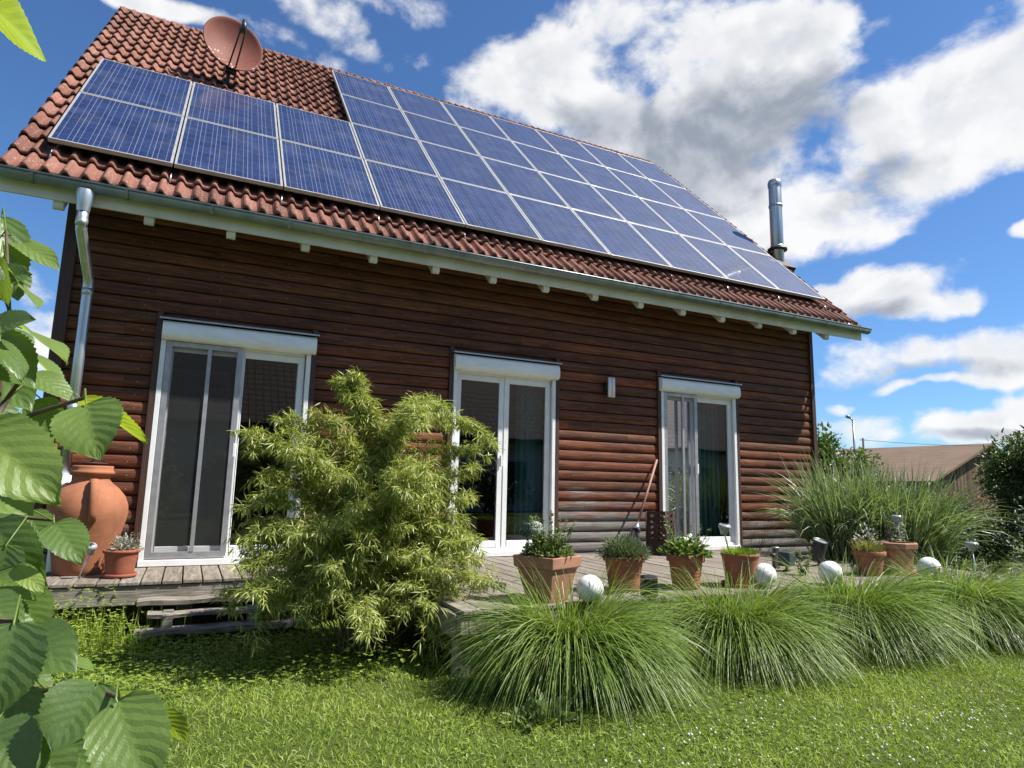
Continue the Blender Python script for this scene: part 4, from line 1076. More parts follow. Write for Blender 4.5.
# solar stake lights
def stake_light(top, foot, label, size=.05, disc=False, tilt=.0):
    top = Vector(top); foot = Vector(foot)
    o = empty('solar_stake_light', foot, label, 'garden light', 'solar stake lights')
    q = MB(); q.tube([foot, top], .007, 8); q.build('stem', M['steel'], o)
    q = MB(); Mt = Matrix.Translation(top) @ Matrix.Rotation(tilt, 4, 'X')
    if disc: q.lathe([(.001, -.012), (size*.85, -.012), (size, -.004), (size, .006), (size*.8, .014), (.001, .018)], (0, 0, 0), 28, M=Mt)
    else: q.lathe([(.001, -.03), (size*.45, -.03), (size*.62, .0), (size, .035), (size, .045), (size*.8, .058), (.001, .064)], (0, 0, 0), 28, M=Mt)
    q.build('head', M['lens_plastic'], o)
    q = MB(); q.lathe([(size*.6, .0601-.05 if disc else .061), (.001, .0665 if not disc else .0195)], (0, 0, 0), 4, smooth=False, M=Mt); q.build('solar_cell', M['charcoal_metal'], o)
    return o
f_ = at_z(536, 585, DZ)
tp = at_y(537, 528, -2.66); stake_light(tp, (tp[0]+.01, -2.6, DZ+.33), 'pale mosaic disc solar light stuck in the square herb pot', .055, True, math.radians(55))
tp = at_y(724, 531, -2.58); stake_light(tp, (tp[0]+.06, -2.58, DZ+.24), 'tilted solar light on a thin stem stuck in the succulent pot', .055, False, .2)
tp = at_y(897, 521, -2.48); stake_light(tp, (tp[0]+.02, -2.5, DZ+.26), 'solar light stuck in the eight sided pot before the striped grass', .055, False, 0)
tp = at_y(972, 548, -2.95); stake_light(tp, (tp[0]+.02, -2.98, GZ), 'steel solar light at the right end of the deck before dark shrubs', .06, False, 0)
tp = at_z(80, 577, DZ); t2 = at_y(91, 551, -.70); stake_light(t2, (tp[0]-.0, -.66, DZ), 'leaning solar light with diamond shaped head beside the big urn', .042, False, .5)
# lantern
o = put('lantern', 857, 574, 'small clear glass lantern jar with wire handle left of the grassy pot', 'lantern')
q = MB(); q.lathe([(.001, 0), (.05, 0), (.055, .01), (.055, .09), (.045, .10), (.045, .11)], (0, 0, 0), 24); q.build('jar', M['pane_glass'], o, local=True)
q = MB(); q.lathe([(.056, .0), (.058, .008), (.056, .014)], (0, 0, 0), 24); q.lathe([(.046, .10), (.049, .105), (.046, .115)], (0, 0, 0), 24)
q.tube([(.048*math.cos(a), .0, .11+.13*math.sin(a)) for a in np.linspace(0, PI, 14)], .004, 6); q.build('wire', M['charcoal_metal'], o, local=True)
q = MB(); q.tube([(0, 0, .008), (0, 0, .055)], .025, 16); q.build('candle', M['lens_plastic'], o, local=True)
# fire basket of perforated plates
fb_ = at_y(675, 548, -.34); o = empty('fire_basket', (6.72, -.32, DZ), 'rusty brown metal fire basket with square punched holes beside the right door', 'fire basket', None, math.radians(28))
def perforated(mb, w_, h_, th, nxh, nzh, z0h):
    xs_ = [-w_/2]; cw = w_/(nxh*2+1)
    xs_ = [-w_/2+i*cw for i in range(nxh*2+2)]; ch = (h_-z0h)/(nzh*2+1); zs_ = [0]+[z0h+i*ch for i in range(nzh*2+2)]
    return xs_, zs_
q = MB()
Wd, Hd = .25, .52
for sgn, axis in ((-1, 'y'), (1, 'y'), (-1, 'x'), (1, 'x')):
    xs_, zs_ = perforated(q, Wd, Hd, .006, 2, 5, .14)
    for i in range(len(xs_)-1):
        for j in range(len(zs_)-1):
            if i % 2 == 1 and j >= 2 and (j % 2 == 0): continue
            a0, a1, c0, c1 = xs_[i], xs_[i+1], zs_[j], zs_[j+1]; d0 = sgn*Wd/2
            pts = [(a0, c0), (a1, c0), (a1, c1), (a0, c1)]
            for off in (0, -.006*sgn):
                q.add([((p[0], d0+off, p[1]) if axis == 'y' else (d0+off, p[0], p[1])) for p in pts], [(0, 1, 2, 3)])
q.build('basket', M['rust_metal'], o, local=True, fix=False)
q = MB()
for sx in (-1, 1):
    for sy in (-1, 1): q.tube([(sx*Wd/2, sy*Wd/2, 0), (sx*Wd/2, sy*Wd/2, Hd)], .010, 8)
q.build('corner_post', M['rust_metal'], o, local=True)
# broom
b0 = at_y(602, 541, -.42); b1 = at_y(656.5, 460, -.045); b1 = Vector((b1[0], -.052, b1[2])); h0 = Vector(at_y(637, 526, -.33))
o = empty('broom', Vector((h0.x-.12, -.42, DZ)), 'broom with pale wooden handle leaning against the wall beside the right door', 'broom')
dv = (b1-h0).normalized(); q = MB(); q.tube([h0, b1], .015, 10); q.build('handle', M['broom_wood'], o)
foot = h0-dv*((h0.z-DZ-.0)/dv.z)
q = MB(); q.tube([h0+dv*.05, h0, h0-dv*.06], [.02, .035, .06], 12); q.build('head', M['steel'], o)
n = 260; P = np.array(h0-dv*.04)+RNG.normal(0, .018, (n, 3)); dd = -np.array(dv)+RNG.normal(0, .17, (n, 3)); LL = (h0.z-.03-DZ)/dv.z*RNG.uniform(.78, .98, n)
dd = unit(dd); dd[:, 2] = np.minimum(dd[:, 2], -.6); V, Fc, uv, idd = leaves(P, dd, rand_sph(n), LL*.92, np.full(n, .007), 0, 0)
V[:, 2] = np.maximum(V[:, 2], DZ+.006); V[:, 1] = np.minimum(V[:, 1], -.06)
np_mesh('bristles', V, Fc, M['bristle'], rnd=RNG.random(n)[idd], uv=uv, parent=o)

# ------------------------------------------------------------------ plants
def area_points(n, x0, x1, y0, y1, mpx=90):
    """random lawn points kept to what this part of the garden shows, plus a margin"""
    P = np.stack([RNG.uniform(x0, x1, n), RNG.uniform(y0, y1, n), np.full(n, GZ)], 1)
    d = P-CAM; z = d@FW; ok = z > .3; px = 512+F*(d@RX)/np.where(ok, z, 1); py = 384-F*(d@UP)/np.where(ok, z, 1)
    ok &= (px > -mpx*2) & (px < 1024+mpx*2) & (py < 768+mpx)
    inside = ((P[:, 1] > DYB+.1) & (P[:, 0] > DXM)) | (P[:, 1] > DYA+.1)
    return P[ok & ~inside], z[ok & ~inside]
def lawn_h(x, y): return GZ+.012*np.sin(x*2.3+y)*np.cos(y*1.9)
CLUMPS = [(548, 668, .60, .72, 2700), (724, 655, .56, .70, 2700), (838, 642, .58, .70, 2500), (955, 632, .60, .74, 2600), (1075, 622, .60, .66, 1600)]
CC = [at_z(c[0], c[1], GZ) for c in CLUMPS]
for q_ in CC: q_[1] = min(q_[1], DYB-.22)

# lawn blades
P, z = area_points(330000, -.5, 12, -6.4, -.6)
keep = RNG.random(len(P)) < np.clip((4.2/z)**1.5, .12, 1)
P = P[keep]; z = z[keep]; n = len(P)
patch = np.sin(P[:, 0]*3.1+np.cos(P[:, 1]*2.3)*2)*np.cos(P[:, 1]*2.7+P[:, 0])
P[:, 2] = lawn_h(P[:, 0], P[:, 1])-.005
hgt = RNG.uniform(.022, .055, n)*(1+.25*patch)
hgt *= 1+1.2*np.exp(-((P[:, 1]+3.0+.0)/.5)**2)*(P[:, 0] > 3)*RNG.random(n)
wid = RNG.uniform(.0035, .0065, n)*np.clip(z/4, 1, 2.2)
V, Fc, uv, idd = blades(P, RNG.uniform(0, 2*PI, n), RNG.uniform(.15, .95, n), RNG.uniform(.2, 1.2, n), hgt, wid, 2, RNG.uniform(-1, 1, n))
rn = np.clip(.42+.22*patch+RNG.normal(0, .22, n), 0, 1)
tag(np_mesh('grass', V, Fc, M['lawn_blade'], rnd=rn[idd], uv=uv), 'short sunlit green lawn grass in front of the house', 'grass', kind='stuff')
# dead thatch bits
# ground cover (clover and weeds), taller against the left deck and under the bamboo
def cover(n, poly, hmin, hmax, L, seed=0):
    P, z = area_points(n*4, *poly); P = P[:n]
    P[:, 2] = lawn_h(P[:, 0], P[:, 1])
    return P
parts = []
def trefoils(P, h, L, lean=.3):
    n = len(P); c = P+np.stack([RNG.normal(0, lean, n)*h, RNG.normal(0, lean, n)*h, h], 1)
    a0 = RNG.uniform(0, 2*PI, n); out = []
    for k in range(3):
        a = a0+k*2*PI/3; d = np.stack([np.cos(a), np.sin(a), RNG.uniform(-.1, .5, n)], 1)
        out.append(leaves(c, d, np.tile([0, 0, 1.], (n, 1))+rand_sph(n)*.3, L*RNG.uniform(.7, 1.25, n), L*.8*RNG.uniform(.7, 1.2, n), .1, .1))
    return out
P = cover(8500, (.2, 2.5, -2.7, -.95), 0, 0, 0)
dist = np.clip((P[:, 1]+2.75)/1.75, 0, 1)                # 0 far from the deck, 1 against it
edge = np.clip(1-(P[:, 0]-.95)/.35, 0, 1)
ok = RNG.random(len(P)) < .10+.9*dist; P = P[ok]; dist = dist[ok]; edge = edge[ok]
hh_ = .02+RNG.random(len(P))*(.03+.04*dist+.36*dist**1.5*edge)
parts += trefoils(P, hh_, np.full(len(P), .0185))
P = cover(1600, (1.7, 3.5, -3.2, -2.0), 0, 0, 0); P = P[RNG.random(len(P)) < .6*np.exp(-((P[:, 0]-2.6)/.5)**2-((P[:, 1]+2.4)/.3)**2)]; parts += trefoils(P, .02+RNG.random(len(P))*.12, np.full(len(P), .021))
P = cover(450, (2.6, 4.6, -4.6, -3.6), 0, 0, 0); parts += trefoils(P, .02+RNG.random(len(P))*.02, np.full(len(P), .013))
P = cover(1100, (3.0, 7.5, -5.8, -3.9), 0, 0, 0); cl = np.sin(P[:, 0]*4+1)*np.cos(P[:, 1]*5) > .25; P = P[cl]; parts += trefoils(P, .015+RNG.random(len(P))*.02, np.full(len(P), .012))
V, Fc, uv, idd = merge(parts)
# merge() ids restart per part, so colour per leaf comes from a hash of the vertex block
rid = (np.arange(len(V))//24) % 9973; rr = RNG.random(9973)
tag(np_mesh('ground_cover', V, Fc, M['clover_leaf'], rnd=rr[rid], uv=uv), 'clover and leafy weeds growing in the lawn below the left deck', 'ground cover', kind='stuff')
# weed stalks
P = cover(1700, (.2, 1.75, -1.75, -1.0), 0, 0, 0); P = P[RNG.random(len(P)) < np.exp(-((P[:, 0]-.85)/.45)**2)*np.exp(-((P[:, 1]+1.0)/.5)**2)]; n = len(P)
V, Fc, uv, idd = blades(P, RNG.uniform(0, 2*PI, n), RNG.uniform(0, .3, n), RNG.uniform(-.2, .8, n), RNG.uniform(.08, .36, n)*np.exp(-((P[:, 1]+1.0)/.55)**2), RNG.uniform(.005, .009, n), 4)
tag(np_mesh('tall_weeds', V, Fc, M['lawn_blade'], rnd=RNG.uniform(.4, 1, n)[idd], uv=uv), 'taller bright green weeds against the left deck beam', 'weeds', kind='stuff')
# white clover heads
fl = MB()
for (cx, cy, sx, sy, n) in ((960, 712, 50, 9, 55), (690, 738, 60, 20, 30), (880, 745, 70, 18, 45), (780, 725, 60, 20, 18), (800, 690, 50, 8, 8)):
    for _ in range(n):
        p = at_z(random.gauss(cx, sx), random.gauss(cy, sy), GZ+.045)
        if p[1] < -6.6: continue
        fl.ball((p[0], p[1], GZ+random.uniform(.035, .055)), random.uniform(.004, .0075), 7, 5)
tag(fl.build('clover_flowers', M['white_petal'], fix=False), 'white clover flower heads scattered in the lawn on the right', 'flowers', kind='stuff')

# bamboo
BC = np.array([2.74, -1.92, GZ])
bam = empty('bamboo_bush', BC, 'big arching yellow green bamboo bush in front of the left doors', 'bamboo')
cu = MB(); Lb, Ld, Ll = [], [], []
KT = (np.arange(14)+.5)/14
def culm(root, az_, th0, kap, L_, leaf_from=.25, dens=1.0, bl=.17):
    n = 14; P = np.array(root, float); pts = [P.copy()]; h = np.array([math.cos(az_), math.sin(az_), 0])
    wob = random.uniform(0, 6)
    for k in range(n):
        th = th0+kap*KT[k]**2.2; P = P+(math.sin(th)*h+math.cos(th)*np.array([0, 0, 1])+.05*np.array([math.cos(wob+k*.7), math.sin(wob+k*.9), 0]))*L_/n; pts.append(P.copy())
    cu.tube(pts, [.0065-.005*i/n for i in range(n+1)], 5, caps=False)
    nb = int(40*dens*L_)
    for _ in range(nb):
        tq = leaf_from+(1-leaf_from)*random.random()**.8; f = tq*n; i = min(n-1, int(f)); p = pts[i]+(pts[i+1]-pts[i])*(f-i)
        tang = unit(pts[i+1]-pts[i]); a = random.uniform(0, 2*PI)
        d = unit(tang*random.uniform(.2, 1.3)+np.array([math.cos(a), math.sin(a), random.uniform(-.3, .9)])); bl_ = bl*random.uniform(.3, 1.25)*(1.2-.55*tq)
        for j in range(random.randint(7, 14)):
            tt = random.uniform(.1, 1)
            q = p+d*bl_*tt+np.array([0, 0, -1])*bl_*.16*tt*tt
            a2 = random.uniform(0, 2*PI)
            Lb.append(q); Ld.append(unit(d*.65+np.array([math.cos(a2)*.7, math.sin(a2)*.7, random.uniform(-1.25, .35)])))
            Ll.append(random.uniform(.042, .092))
def culm_to(tip, kap, L_, root, dens=1.0, lf=.3, bl=.17):
    """a culm whose tip comes close to a given point"""
    d = np.array(tip)-np.array(root); az_ = math.atan2(d[1], d[0]); H = math.hypot(d[0], d[1])
    th0 = np.linspace(-.15, 1.0, 50)[:, None, None]; L2 = np.linspace(.5, 2.6, 60)[None, :, None]
    th = th0+kap*KT**2.2
    e = np.abs((np.sin(th)*L2/14).sum(2)-H)+np.abs((np.cos(th)*L2/14).sum(2)-d[2])
    i, j = np.unravel_index(np.argmin(e), e.shape)
    culm(root, az_, float(th0[i, 0, 0]), kap, float(L2[0, j, 0]), lf, dens, bl)
def broot(): a = random.uniform(0, 2*PI); r = .24*math.sqrt(random.random()); return BC+np.array([r*math.cos(a), r*math.sin(a)*.8, 0])
BM = np.array([2.68, -2.02, .18]); nb_ = 0
while nb_ < 180:
    v = rand_sph(1)[0]
    if v[2] < -.62: continue
    lump = .80+.24*math.sin(v[0]*5+1.3)*math.cos(v[1]*4+v[2]*6)
    rr_ = (1.0 if random.random() < .62 else random.uniform(.45, .9))*lump
    wd = 1.0+.22*max(0, -v[2]+.15)
    tip = BM+v*np.array([(1.0 if v[0] > 0 else 1.12)*wd, .85*wd, 1.04])*rr_
    if tip[2] < GZ+.15: continue
    culm_to(tip, random.uniform(.7, 2.3), 1.7, broot(), 1.0, .30); nb_ += 1
ex = at_y
for (px, py, Y, kp, lf) in ((352, 384, -1.95, 1.2, .6), (356, 376, -1.95, .9, .62), (360, 380, -1.88, 1.2, .62), (362, 384, -1.95, 1.0, .6), (250, 480, -2.1, 1.7, .5), (240, 512, -2.2, 1.9, .45), (258, 496, -2.2, 1.8, .45), (265, 470, -2.1, 1.5, .45), (246, 540, -2.3, 2.0, .4), (452, 470, -2.1, 1.8, .45), (462, 500, -2.2, 1.9, .4), (458, 520, -2.2, 2.0, .4), (440, 450, -2.1, 1.5, .45), (350, 392, -1.9, .8, .55), (345, 398, -2.0, .9, .5), (318, 410, -2.0, .8, .5), (300, 415, -2.0, .9, .45), (278, 420, -2.0, 1.0, .5), (290, 430, -2.1, 1.0, .45), (334, 420, -2.1, .9, .4), (400, 430, -2.0, 1.0, .4),
        (398, 424, -1.95, 2.6, .6), (390, 416, -1.9, 2.2, .6), (384, 414, -1.9, 1.9, .55), (392, 420, -1.85, 2.4, .6), (402, 436, -2.0, 2.7, .6), (470, 540, -2.2, 2.0, .4), (476, 565, -2.3, 2.1, .4), (472, 585, -2.4, 2.2, .4), (466, 555, -2.5, 2.1, .4), (460, 600, -2.5, 2.3, .4), (455, 530, -2.4, 1.9, .4), (244, 434, -2.1, 1.4, .6), (262, 440, -2.1, 1.2, .5), (240, 450, -2.1, 1.6, .6)):
    culm_to(ex(px, py, Y), kp, 2, broot()+np.array([.05 if px > 430 else 0, 0, 0]), 1.25, lf, .14)
n = len(Lb); Lb = np.array(Lb); Ld = np.array(Ld); Ll = np.array(Ll)
Lb[:, 2] = np.maximum(Lb[:, 2], GZ+.10)
inside_deck = (Lb[:, 2] < DZ+.05) & ((Lb[:, 1] > DYA-.03))
Lb[inside_deck, 2] = DZ+.08
V, Fc, uv, idd = leaves(Lb, Ld, rand_sph(n)*.8+np.array([0, 0, 1.]), Ll, RNG.uniform(.0055, .0095, n), .15, .22)
hz_ = np.clip((Lb[:, 2]-GZ)/2, 0, 1)
np_mesh('foliage', V, Fc, M['bamboo_leaf'], rnd=np.clip(RNG.normal(.5, .22, n), 0, 1)[idd], uv=uv, parent=bam)
cu.build('culm', M['culm'], bam, fix=False)
BAMBOO_LEAVES = n

# fountain grass clumps in front of the deck
lab = ['dense fountain grass clump in front of the square herb pot', 'fountain grass clump leaning right in front of the orange pots', 'fountain grass clump below the two globe lamps right of the succulent pot', 'fountain grass clump with yellowish blades below the eight sided pot', 'fountain grass clump cut off by the right picture edge']
def clear_deck(V, Fc, uv, idd, cc, n):
    """leave out blades that would run into the deck"""
    w_ = V+np.array([cc[0], cc[1], GZ]); hit = (w_[:, 1] > DYB-.02) & (w_[:, 2] < DZ+.015) & (w_[:, 0] > DXM-.05)
    bad = np.zeros(n, bool); bad[idd[hit]] = True
    return V, [f[~bad[idd[f[:, 0]]]] for f in Fc], uv, idd
for i, (c, cc) in enumerate(zip(CLUMPS, CC)):
    o = empty('fountain_grass', (cc[0], cc[1], GZ), lab[i], 'grass clump', 'fountain grass clumps along the deck')
    n = int(c[4]*1.7); th = RNG.uniform(0, 2*PI, n); r = .16*np.sqrt(RNG.random(n))
    root = np.stack([r*np.cos(th), r*np.sin(th), 0*r], 1)
    azb = th+RNG.normal(0, .5+.12*i, n)+.35*np.sin(th*3+i*2)
    out = RNG.random(n)
    lean = .22*np.cos(azb-(-.5))                      # combed a little to the right
    L_ = RNG.uniform(.55, 1.05, n)*(c[3]/.62)*(1-.42*np.clip(np.sin(azb), 0, 1))*(1-.15*np.clip(-np.cos(azb), 0, 1)*(i == 0))*(1+.16*np.sin(th*2+i*1.7))
    V, Fc, uv, idd = blades(root, azb, .10+.50*out+.10*(i % 2), 1.45+1.15*RNG.random(n)+.30*out+lean, L_, RNG.uniform(.0055, .0105, n), 9, RNG.normal(0, .5, n), kpow=1.05)
    V[:, 2] = np.maximum(V[:, 2], .012+.01*RNG.random(len(V)))
    V, Fc, uv, idd = clear_deck(V, Fc, uv, idd, cc, n)
    rn = np.clip(RNG.normal(.48, .25, n)+(.12 if i == 3 else 0)*RNG.random(n), 0, 1)
    n3 = 1500; th = RNG.uniform(0, 2*PI, n3); r = .20*np.sqrt(RNG.random(n3)); root = np.stack([r*np.cos(th), r*np.sin(th), 0*r], 1)
    V3, F3, uv3, id3 = blades(root, th+RNG.normal(0, .7, n3), .02+.50*RNG.random(n3), .5+1.7*RNG.random(n3), RNG.uniform(.48, .82, n3)*(c[3]/.66), RNG.uniform(.005, .0095, n3), 8, RNG.normal(0, .5, n3), kpow=1.3)
    V3[:, 2] = np.maximum(V3[:, 2], .012); V3, F3, uv3, id3 = clear_deck(V3, F3, uv3, id3, cc, n3)
    V, Fc, uv, idd = merge([(V, Fc, uv, idd), (V3, F3, uv3, id3+n)]); rn = np.concatenate([rn, np.clip(RNG.normal(.55, .25, n3), 0, 1)])
    np_mesh('blades', V, Fc, M['fountain_blade'], rnd=rn[idd], uv=uv, parent=o, local=True)
    n2 = 260; th = RNG.uniform(-PI, .15, n2); root = np.stack([.2*np.cos(th), .2*np.sin(th), 0*th], 1)*RNG.random((n2, 1))
    V, Fc, uv, idd = blades(root, th, RNG.uniform(.1, .7, n2), RNG.uniform(1.0, 2.0, n2), RNG.uniform(.4, .9, n2), RNG.uniform(.005, .009, n2), 7)
    V[:, 2] = np.maximum(V[:, 2], .012); V, Fc, uv, idd = clear_deck(V, Fc, uv, idd, cc, n2)
    np_mesh('dry_blades', V, Fc, M['dry_blade'], rnd=RNG.random(n2)[idd], uv=uv, parent=o, local=True)
# broad-leaved weed at the foot of the first clump
o = empty('weed_plant', at_z(545, 722, GZ), 'broad leaved lawn weed at the foot of the first fountain grass clump', 'weed')
bushy(o, 'foliage', 'herb_leaf', (0, 0, .0), (.22, .12, .09), 90, .075, .035, up=.6, inner=.1)
o = empty('thistle_weed', at_z(535, 690, GZ)+np.array([0, -.35, 0]), 'leafy green weed stem growing through the first fountain grass clump', 'weed')
hp, st = sprigs(o, 'foliage', 'herb_leaf', 3, .05, .24, .08, .07, .03, 12); st.build('stem', M['stem_green'], o, local=True, fix=False)

# tall striped grass at the right corner of the house
def tall_grass(px, py, spread, n, hmin, hmax, name, label, mat, group=None):
    p = at_z(px, py, GZ); o = empty(name, (p[0], p[1], GZ), label, 'tall grass', group)
    th = RNG.uniform(0, 2*PI, n); r = spread*np.sqrt(RNG.random(n)); root = np.stack([r*np.cos(th), r*np.sin(th)*.7, 0*r], 1)
    az_ = th+RNG.normal(0, .6, n); out = RNG.random(n)
    V, Fc, uv, idd = blades(root, az_, .02+.17*out, .1+2.3*RNG.random(n)**1.6, RNG.uniform(hmin, hmax, n), RNG.uniform(.022, .038, n), 9, RNG.normal(0, .6, n), kpow=1.8)
    V[:, 2] = np.maximum(V[:, 2], .05)
    wp = V+np.array([p[0], p[1], 0])
    hit = (wp[:, 0] < HX1+.05) & (wp[:, 1] > -.07); V[hit, 1] = -.08-p[1]
    np_mesh('blades', V, Fc, M[mat], rnd=RNG.random(n)[idd], uv=uv, parent=o, local=True)
    return o
pm = at_d(868, 560, 10.2); print('misc', pm)
def tall_grass_at(p, *a): 
    global at_z
    f = at_z; at_z = lambda x, y, z: np.array([p[0], p[1], GZ]); r = tall_grass(0, 0, *a); at_z = f; return r
tall_grass_at((9.12, -1.15), .46, 1500, .9, 1.85, 'striped_grass', 'tall white striped ornamental grass at the right corner of the house', 'miscanthus_blade', 'tall striped grasses by the house corner')
tall_grass_at((9.50, -1.60), .46, 1300, .8, 1.75, 'striped_grass', 'arching white striped grass behind the eight sided pot', 'miscanthus_blade', 'tall striped grasses by the house corner')

def crown(o, name, mat, centre, rad, n, L, W, nclump=26, up=.2, droop=0, seed=None):
    """foliage as leaf clumps through an ellipsoid: gaps and an uneven outline"""
    c = np.array(centre); rad = np.array(rad)
    cv = rand_sph(nclump)*(.35+.62*RNG.random((nclump, 1)))*rad; cs = RNG.uniform(.20, .42, nclump)*rad.mean()
    k = RNG.integers(0, nclump, n); v = rand_sph(n)*(RNG.random((n, 1))**.45)
    P = c+cv[k]+v*cs[k][:, None]
    d = unit(unit(P-c)*.6+rand_sph(n)*.7+np.array([0, 0, up-droop])); nn = unit(rand_sph(n)*.7+np.array([0, 0, 1]))
    P[:, 2] = np.maximum(P[:, 2], .02)
    V, Fc, uv, idd = leaves(P, d, nn, L*RNG.uniform(.6, 1.3, n), W*RNG.uniform(.7, 1.3, n))
    V[:, 2] = np.maximum(V[:, 2], .01)
    return np_mesh(name, V, Fc, M[mat], rnd=np.clip(RNG.normal(.5, .25, n), 0, 1)[idd], uv=uv, parent=o, local=True)
def woody(o, h, spread, r, n=6, name='trunk'):
    q = MB()
    q.tube([(0, 0, -.05), (.01*h, 0, h*.35), (0, .01*h, h*.8)], [r, r*.75, r*.3], 8)
    for i in range(n):
        a = 2*PI*i/n+random.uniform(-.3, .3); z = h*random.uniform(.2, .6)
        q.tube([(0, 0, z), (spread*.5*math.cos(a), spread*.5*math.sin(a), z+h*.2), (spread*.85*math.cos(a), spread*.85*math.sin(a), z+h*.32)], [r*.5, r*.35, r*.12], 6)
    q.build(name, M['bark'], o, local=True)
def shrub(px, py, d, rad, cz, n, L, W, mat, name, label, cat='shrub', group=None, ncl=26, droop=0):
    p = at_d(px, py, d); o = empty(name, (p[0], p[1], GZ), label, cat, group)
    woody(o, cz+rad[2]*.6, max(rad[0], .2)*.8, .03+.02*rad[0]); crown(o, 'crown', mat, (0, 0, cz), rad, n, L, W, ncl, droop=droop)
    return o
shrub(838, 500, 15.5, (.95, .95, 1.05), 1.55, 6500, .11, .055, 'shrub_leaf', 'leafy_shrub', 'tall leafy green shrub rising behind the striped grass at the house corner', ncl=34)
shrub(958, 540, 11.8, (.75, .65, .42), .92, 4200, .07, .022, 'pink_leaf', 'pink_shrub', 'loose shrub with pinkish brown tips in front of the barn', ncl=40)
shrub(905, 540, 13.2, (.9, .8, .6), .9, 3000, .09, .045, 'dark_leaf', 'dark_shrub', 'dark green shrub between the striped grass and the pink tipped shrub', group='dark shrubs by the deck end')
shrub(985, 555, 10.6, (.95, .6, .40), .55, 4200, .07, .04, 'dark_leaf', 'dark_shrub', 'low very dark shrub behind the steel solar light', group='dark shrubs by the deck end', ncl=34)
shrub(1060, 545, 11.2, (1.0, .8, .6), .7, 4200, .07, .04, 'dark_leaf', 'dark_shrub', 'dark shrub below the feathery tree at the right picture edge', group='dark shrubs by the deck end', ncl=34)
shrub(1058, 480, 13.5, (1.25, 1.2, 1.35), 1.35, 26000, .13, .042, 'conifer_leaf', 'feathery_tree', 'dark feathery leaved tree at the right picture edge before the barn', 'tree', ncl=70, droop=.25)
# silver edging plants right of the deck
for (px, py, sz, lb) in ((945, 583, .16, 'small grey leaved edging plant right of the last globe lamp'), (1000, 582, .17, 'small grey leaved edging plant right of the steel solar light')):
    p = at_y(px, py, -3.0); o = empty('edging_plant', (p[0], p[1], GZ), lb, 'plant', 'grey edging plants at the deck end')
    crown(o, 'foliage', 'silver_leaf', (0, 0, .38), (sz*1.4, sz, .16), 420, .07, .02, 14)
    hp, st = sprigs(o, 'foliage', 'silver_leaf', 9, .08, .62, .14, .06, .018, 12); st.build('stem', M['stem_green'], o, local=True, fix=False)
# small reddish weed between the spotlights
o = put('potted_herb', 803, 575, 'reddish green weed growing beside the dark green spotlight', 'plant')
hp, st = sprigs(o, 'foliage', 'herb_leaf', 8, .05, .30, .08, .05, .02, 26); st.build('stem', M['stem_brown'], o, local=True, fix=False)
o.name = 'deck_weed'

# ------------------------------------------------------------------ hazel in the foreground
HZ = np.array([-.15, -6.25, GZ])
p = at_d(-120, 700, 1.2); HZ = np.array([p[0], p[1], GZ])
hz = empty('hazel_bush', HZ, 'broad leaved hazel bush close to the camera at the left picture edge', 'bush')
NU, NVv = 8, 15
LV, LF, LU, LR = [], [], [], []
def outline(v):
    v = np.asarray(v); return np.clip(np.sin(PI*np.clip(v, 0, 1)**.72)**.62*(1-.62*np.clip((v-.72)/.28, 0, 1)**1.6), 0, 1)
def hazel_leaf(base, tip, nrm, width, rnd, cup=.18, bend=.2, wav=.05):
    base = np.array(base, float); tip = np.array(tip, float); L_ = np.linalg.norm(tip-base); d = (tip-base)/L_
    n_ = np.array(nrm, float); n_ = unit(n_-d*(n_@d)); s = np.cross(d, n_)
    off = len(LV) and sum(len(q) for q in LV)
    vs_ = np.linspace(0, 1, NVv*2+1); us = np.linspace(-1, 1, 2*NU+1); ph_ = random.uniform(0, 6)
    P = []; U = []
    for iv, v in enumerate(vs_):
        w_ = width/2*float(outline(v)); ser = 1+(.06 if iv % 2 else -.02)*(0 if v < .06 or v > .97 else 1)
        for u in us:
            uu = u*w_*(ser if abs(u) > .99 else 1)
            tri = abs(((v-abs(u)*.30)*7.5) % 1-.5)
            zz = cup*abs(uu)-bend*L_*(v-.45)**2+wav*L_*math.sin(v*7+ph_+u*1.5)*u*u*.5+.0017*L_*(tri*2-.5)*min(1, abs(u)*4)
            P.append(base+d*(v*L_-.10*abs(u)*w_*(v < .3))+s*uu+n_*zz); U.append((u, v))
    nu = 2*NU+1
    a = np.array([[i*nu+j, i*nu+j+1, (i+1)*nu+j+1, (i+1)*nu+j] for i in range(2*NVv) for j in range(2*NU)])
    LV.append(np.array(P)); LF.append(a+off); LU.append(np.array(U)); LR.append(np.full(len(P), rnd))
st = MB(); petioles = MB(); BRP = []
BRANCHES = ([(-70, 760, 1.2), (-40, 600, 1.15), (-6, 420, 1.1), (10, 330, 1.12), (6, 230, 1.2)], [(-90, 700, 1.1), (-30, 690, .9), (40, 690, .85), (100, 690, .8), (120, 698, .74)], [(-60, 560, 1.1), (-20, 470, 1.0), (30, 415, .95), (84, 398, .9)],
            [(-90, 640, 1.15), (-40, 620, .9), (16, 622, .78), (22, 640, .84)], [(-100, 500, 1.2), (-130, 200, 1.1), (-90, 20, 1.0), (-25, -10, .95)], [(10, 700, .95), (24, 730, .9), (50, 780, .9)], [(-50, 520, 1.1), (0, 515, 1.12), (52, 520, 1.1)], [(-100, 470, 1.0), (-60, 440, .9), (-22, 428, .82)], [(-40, 600, 1.15), (-20, 560, 1.12), (10, 510, 1.15), (28, 510, 1.15)], [(-6, 420, 1.1), (10, 395, 1.15), (26, 372, 1.12)], [(40, 690, .85), (70, 700, .9), (150, 706, .88)], [(0, 0, 1.2), (0, 0, 1.2)][:0])
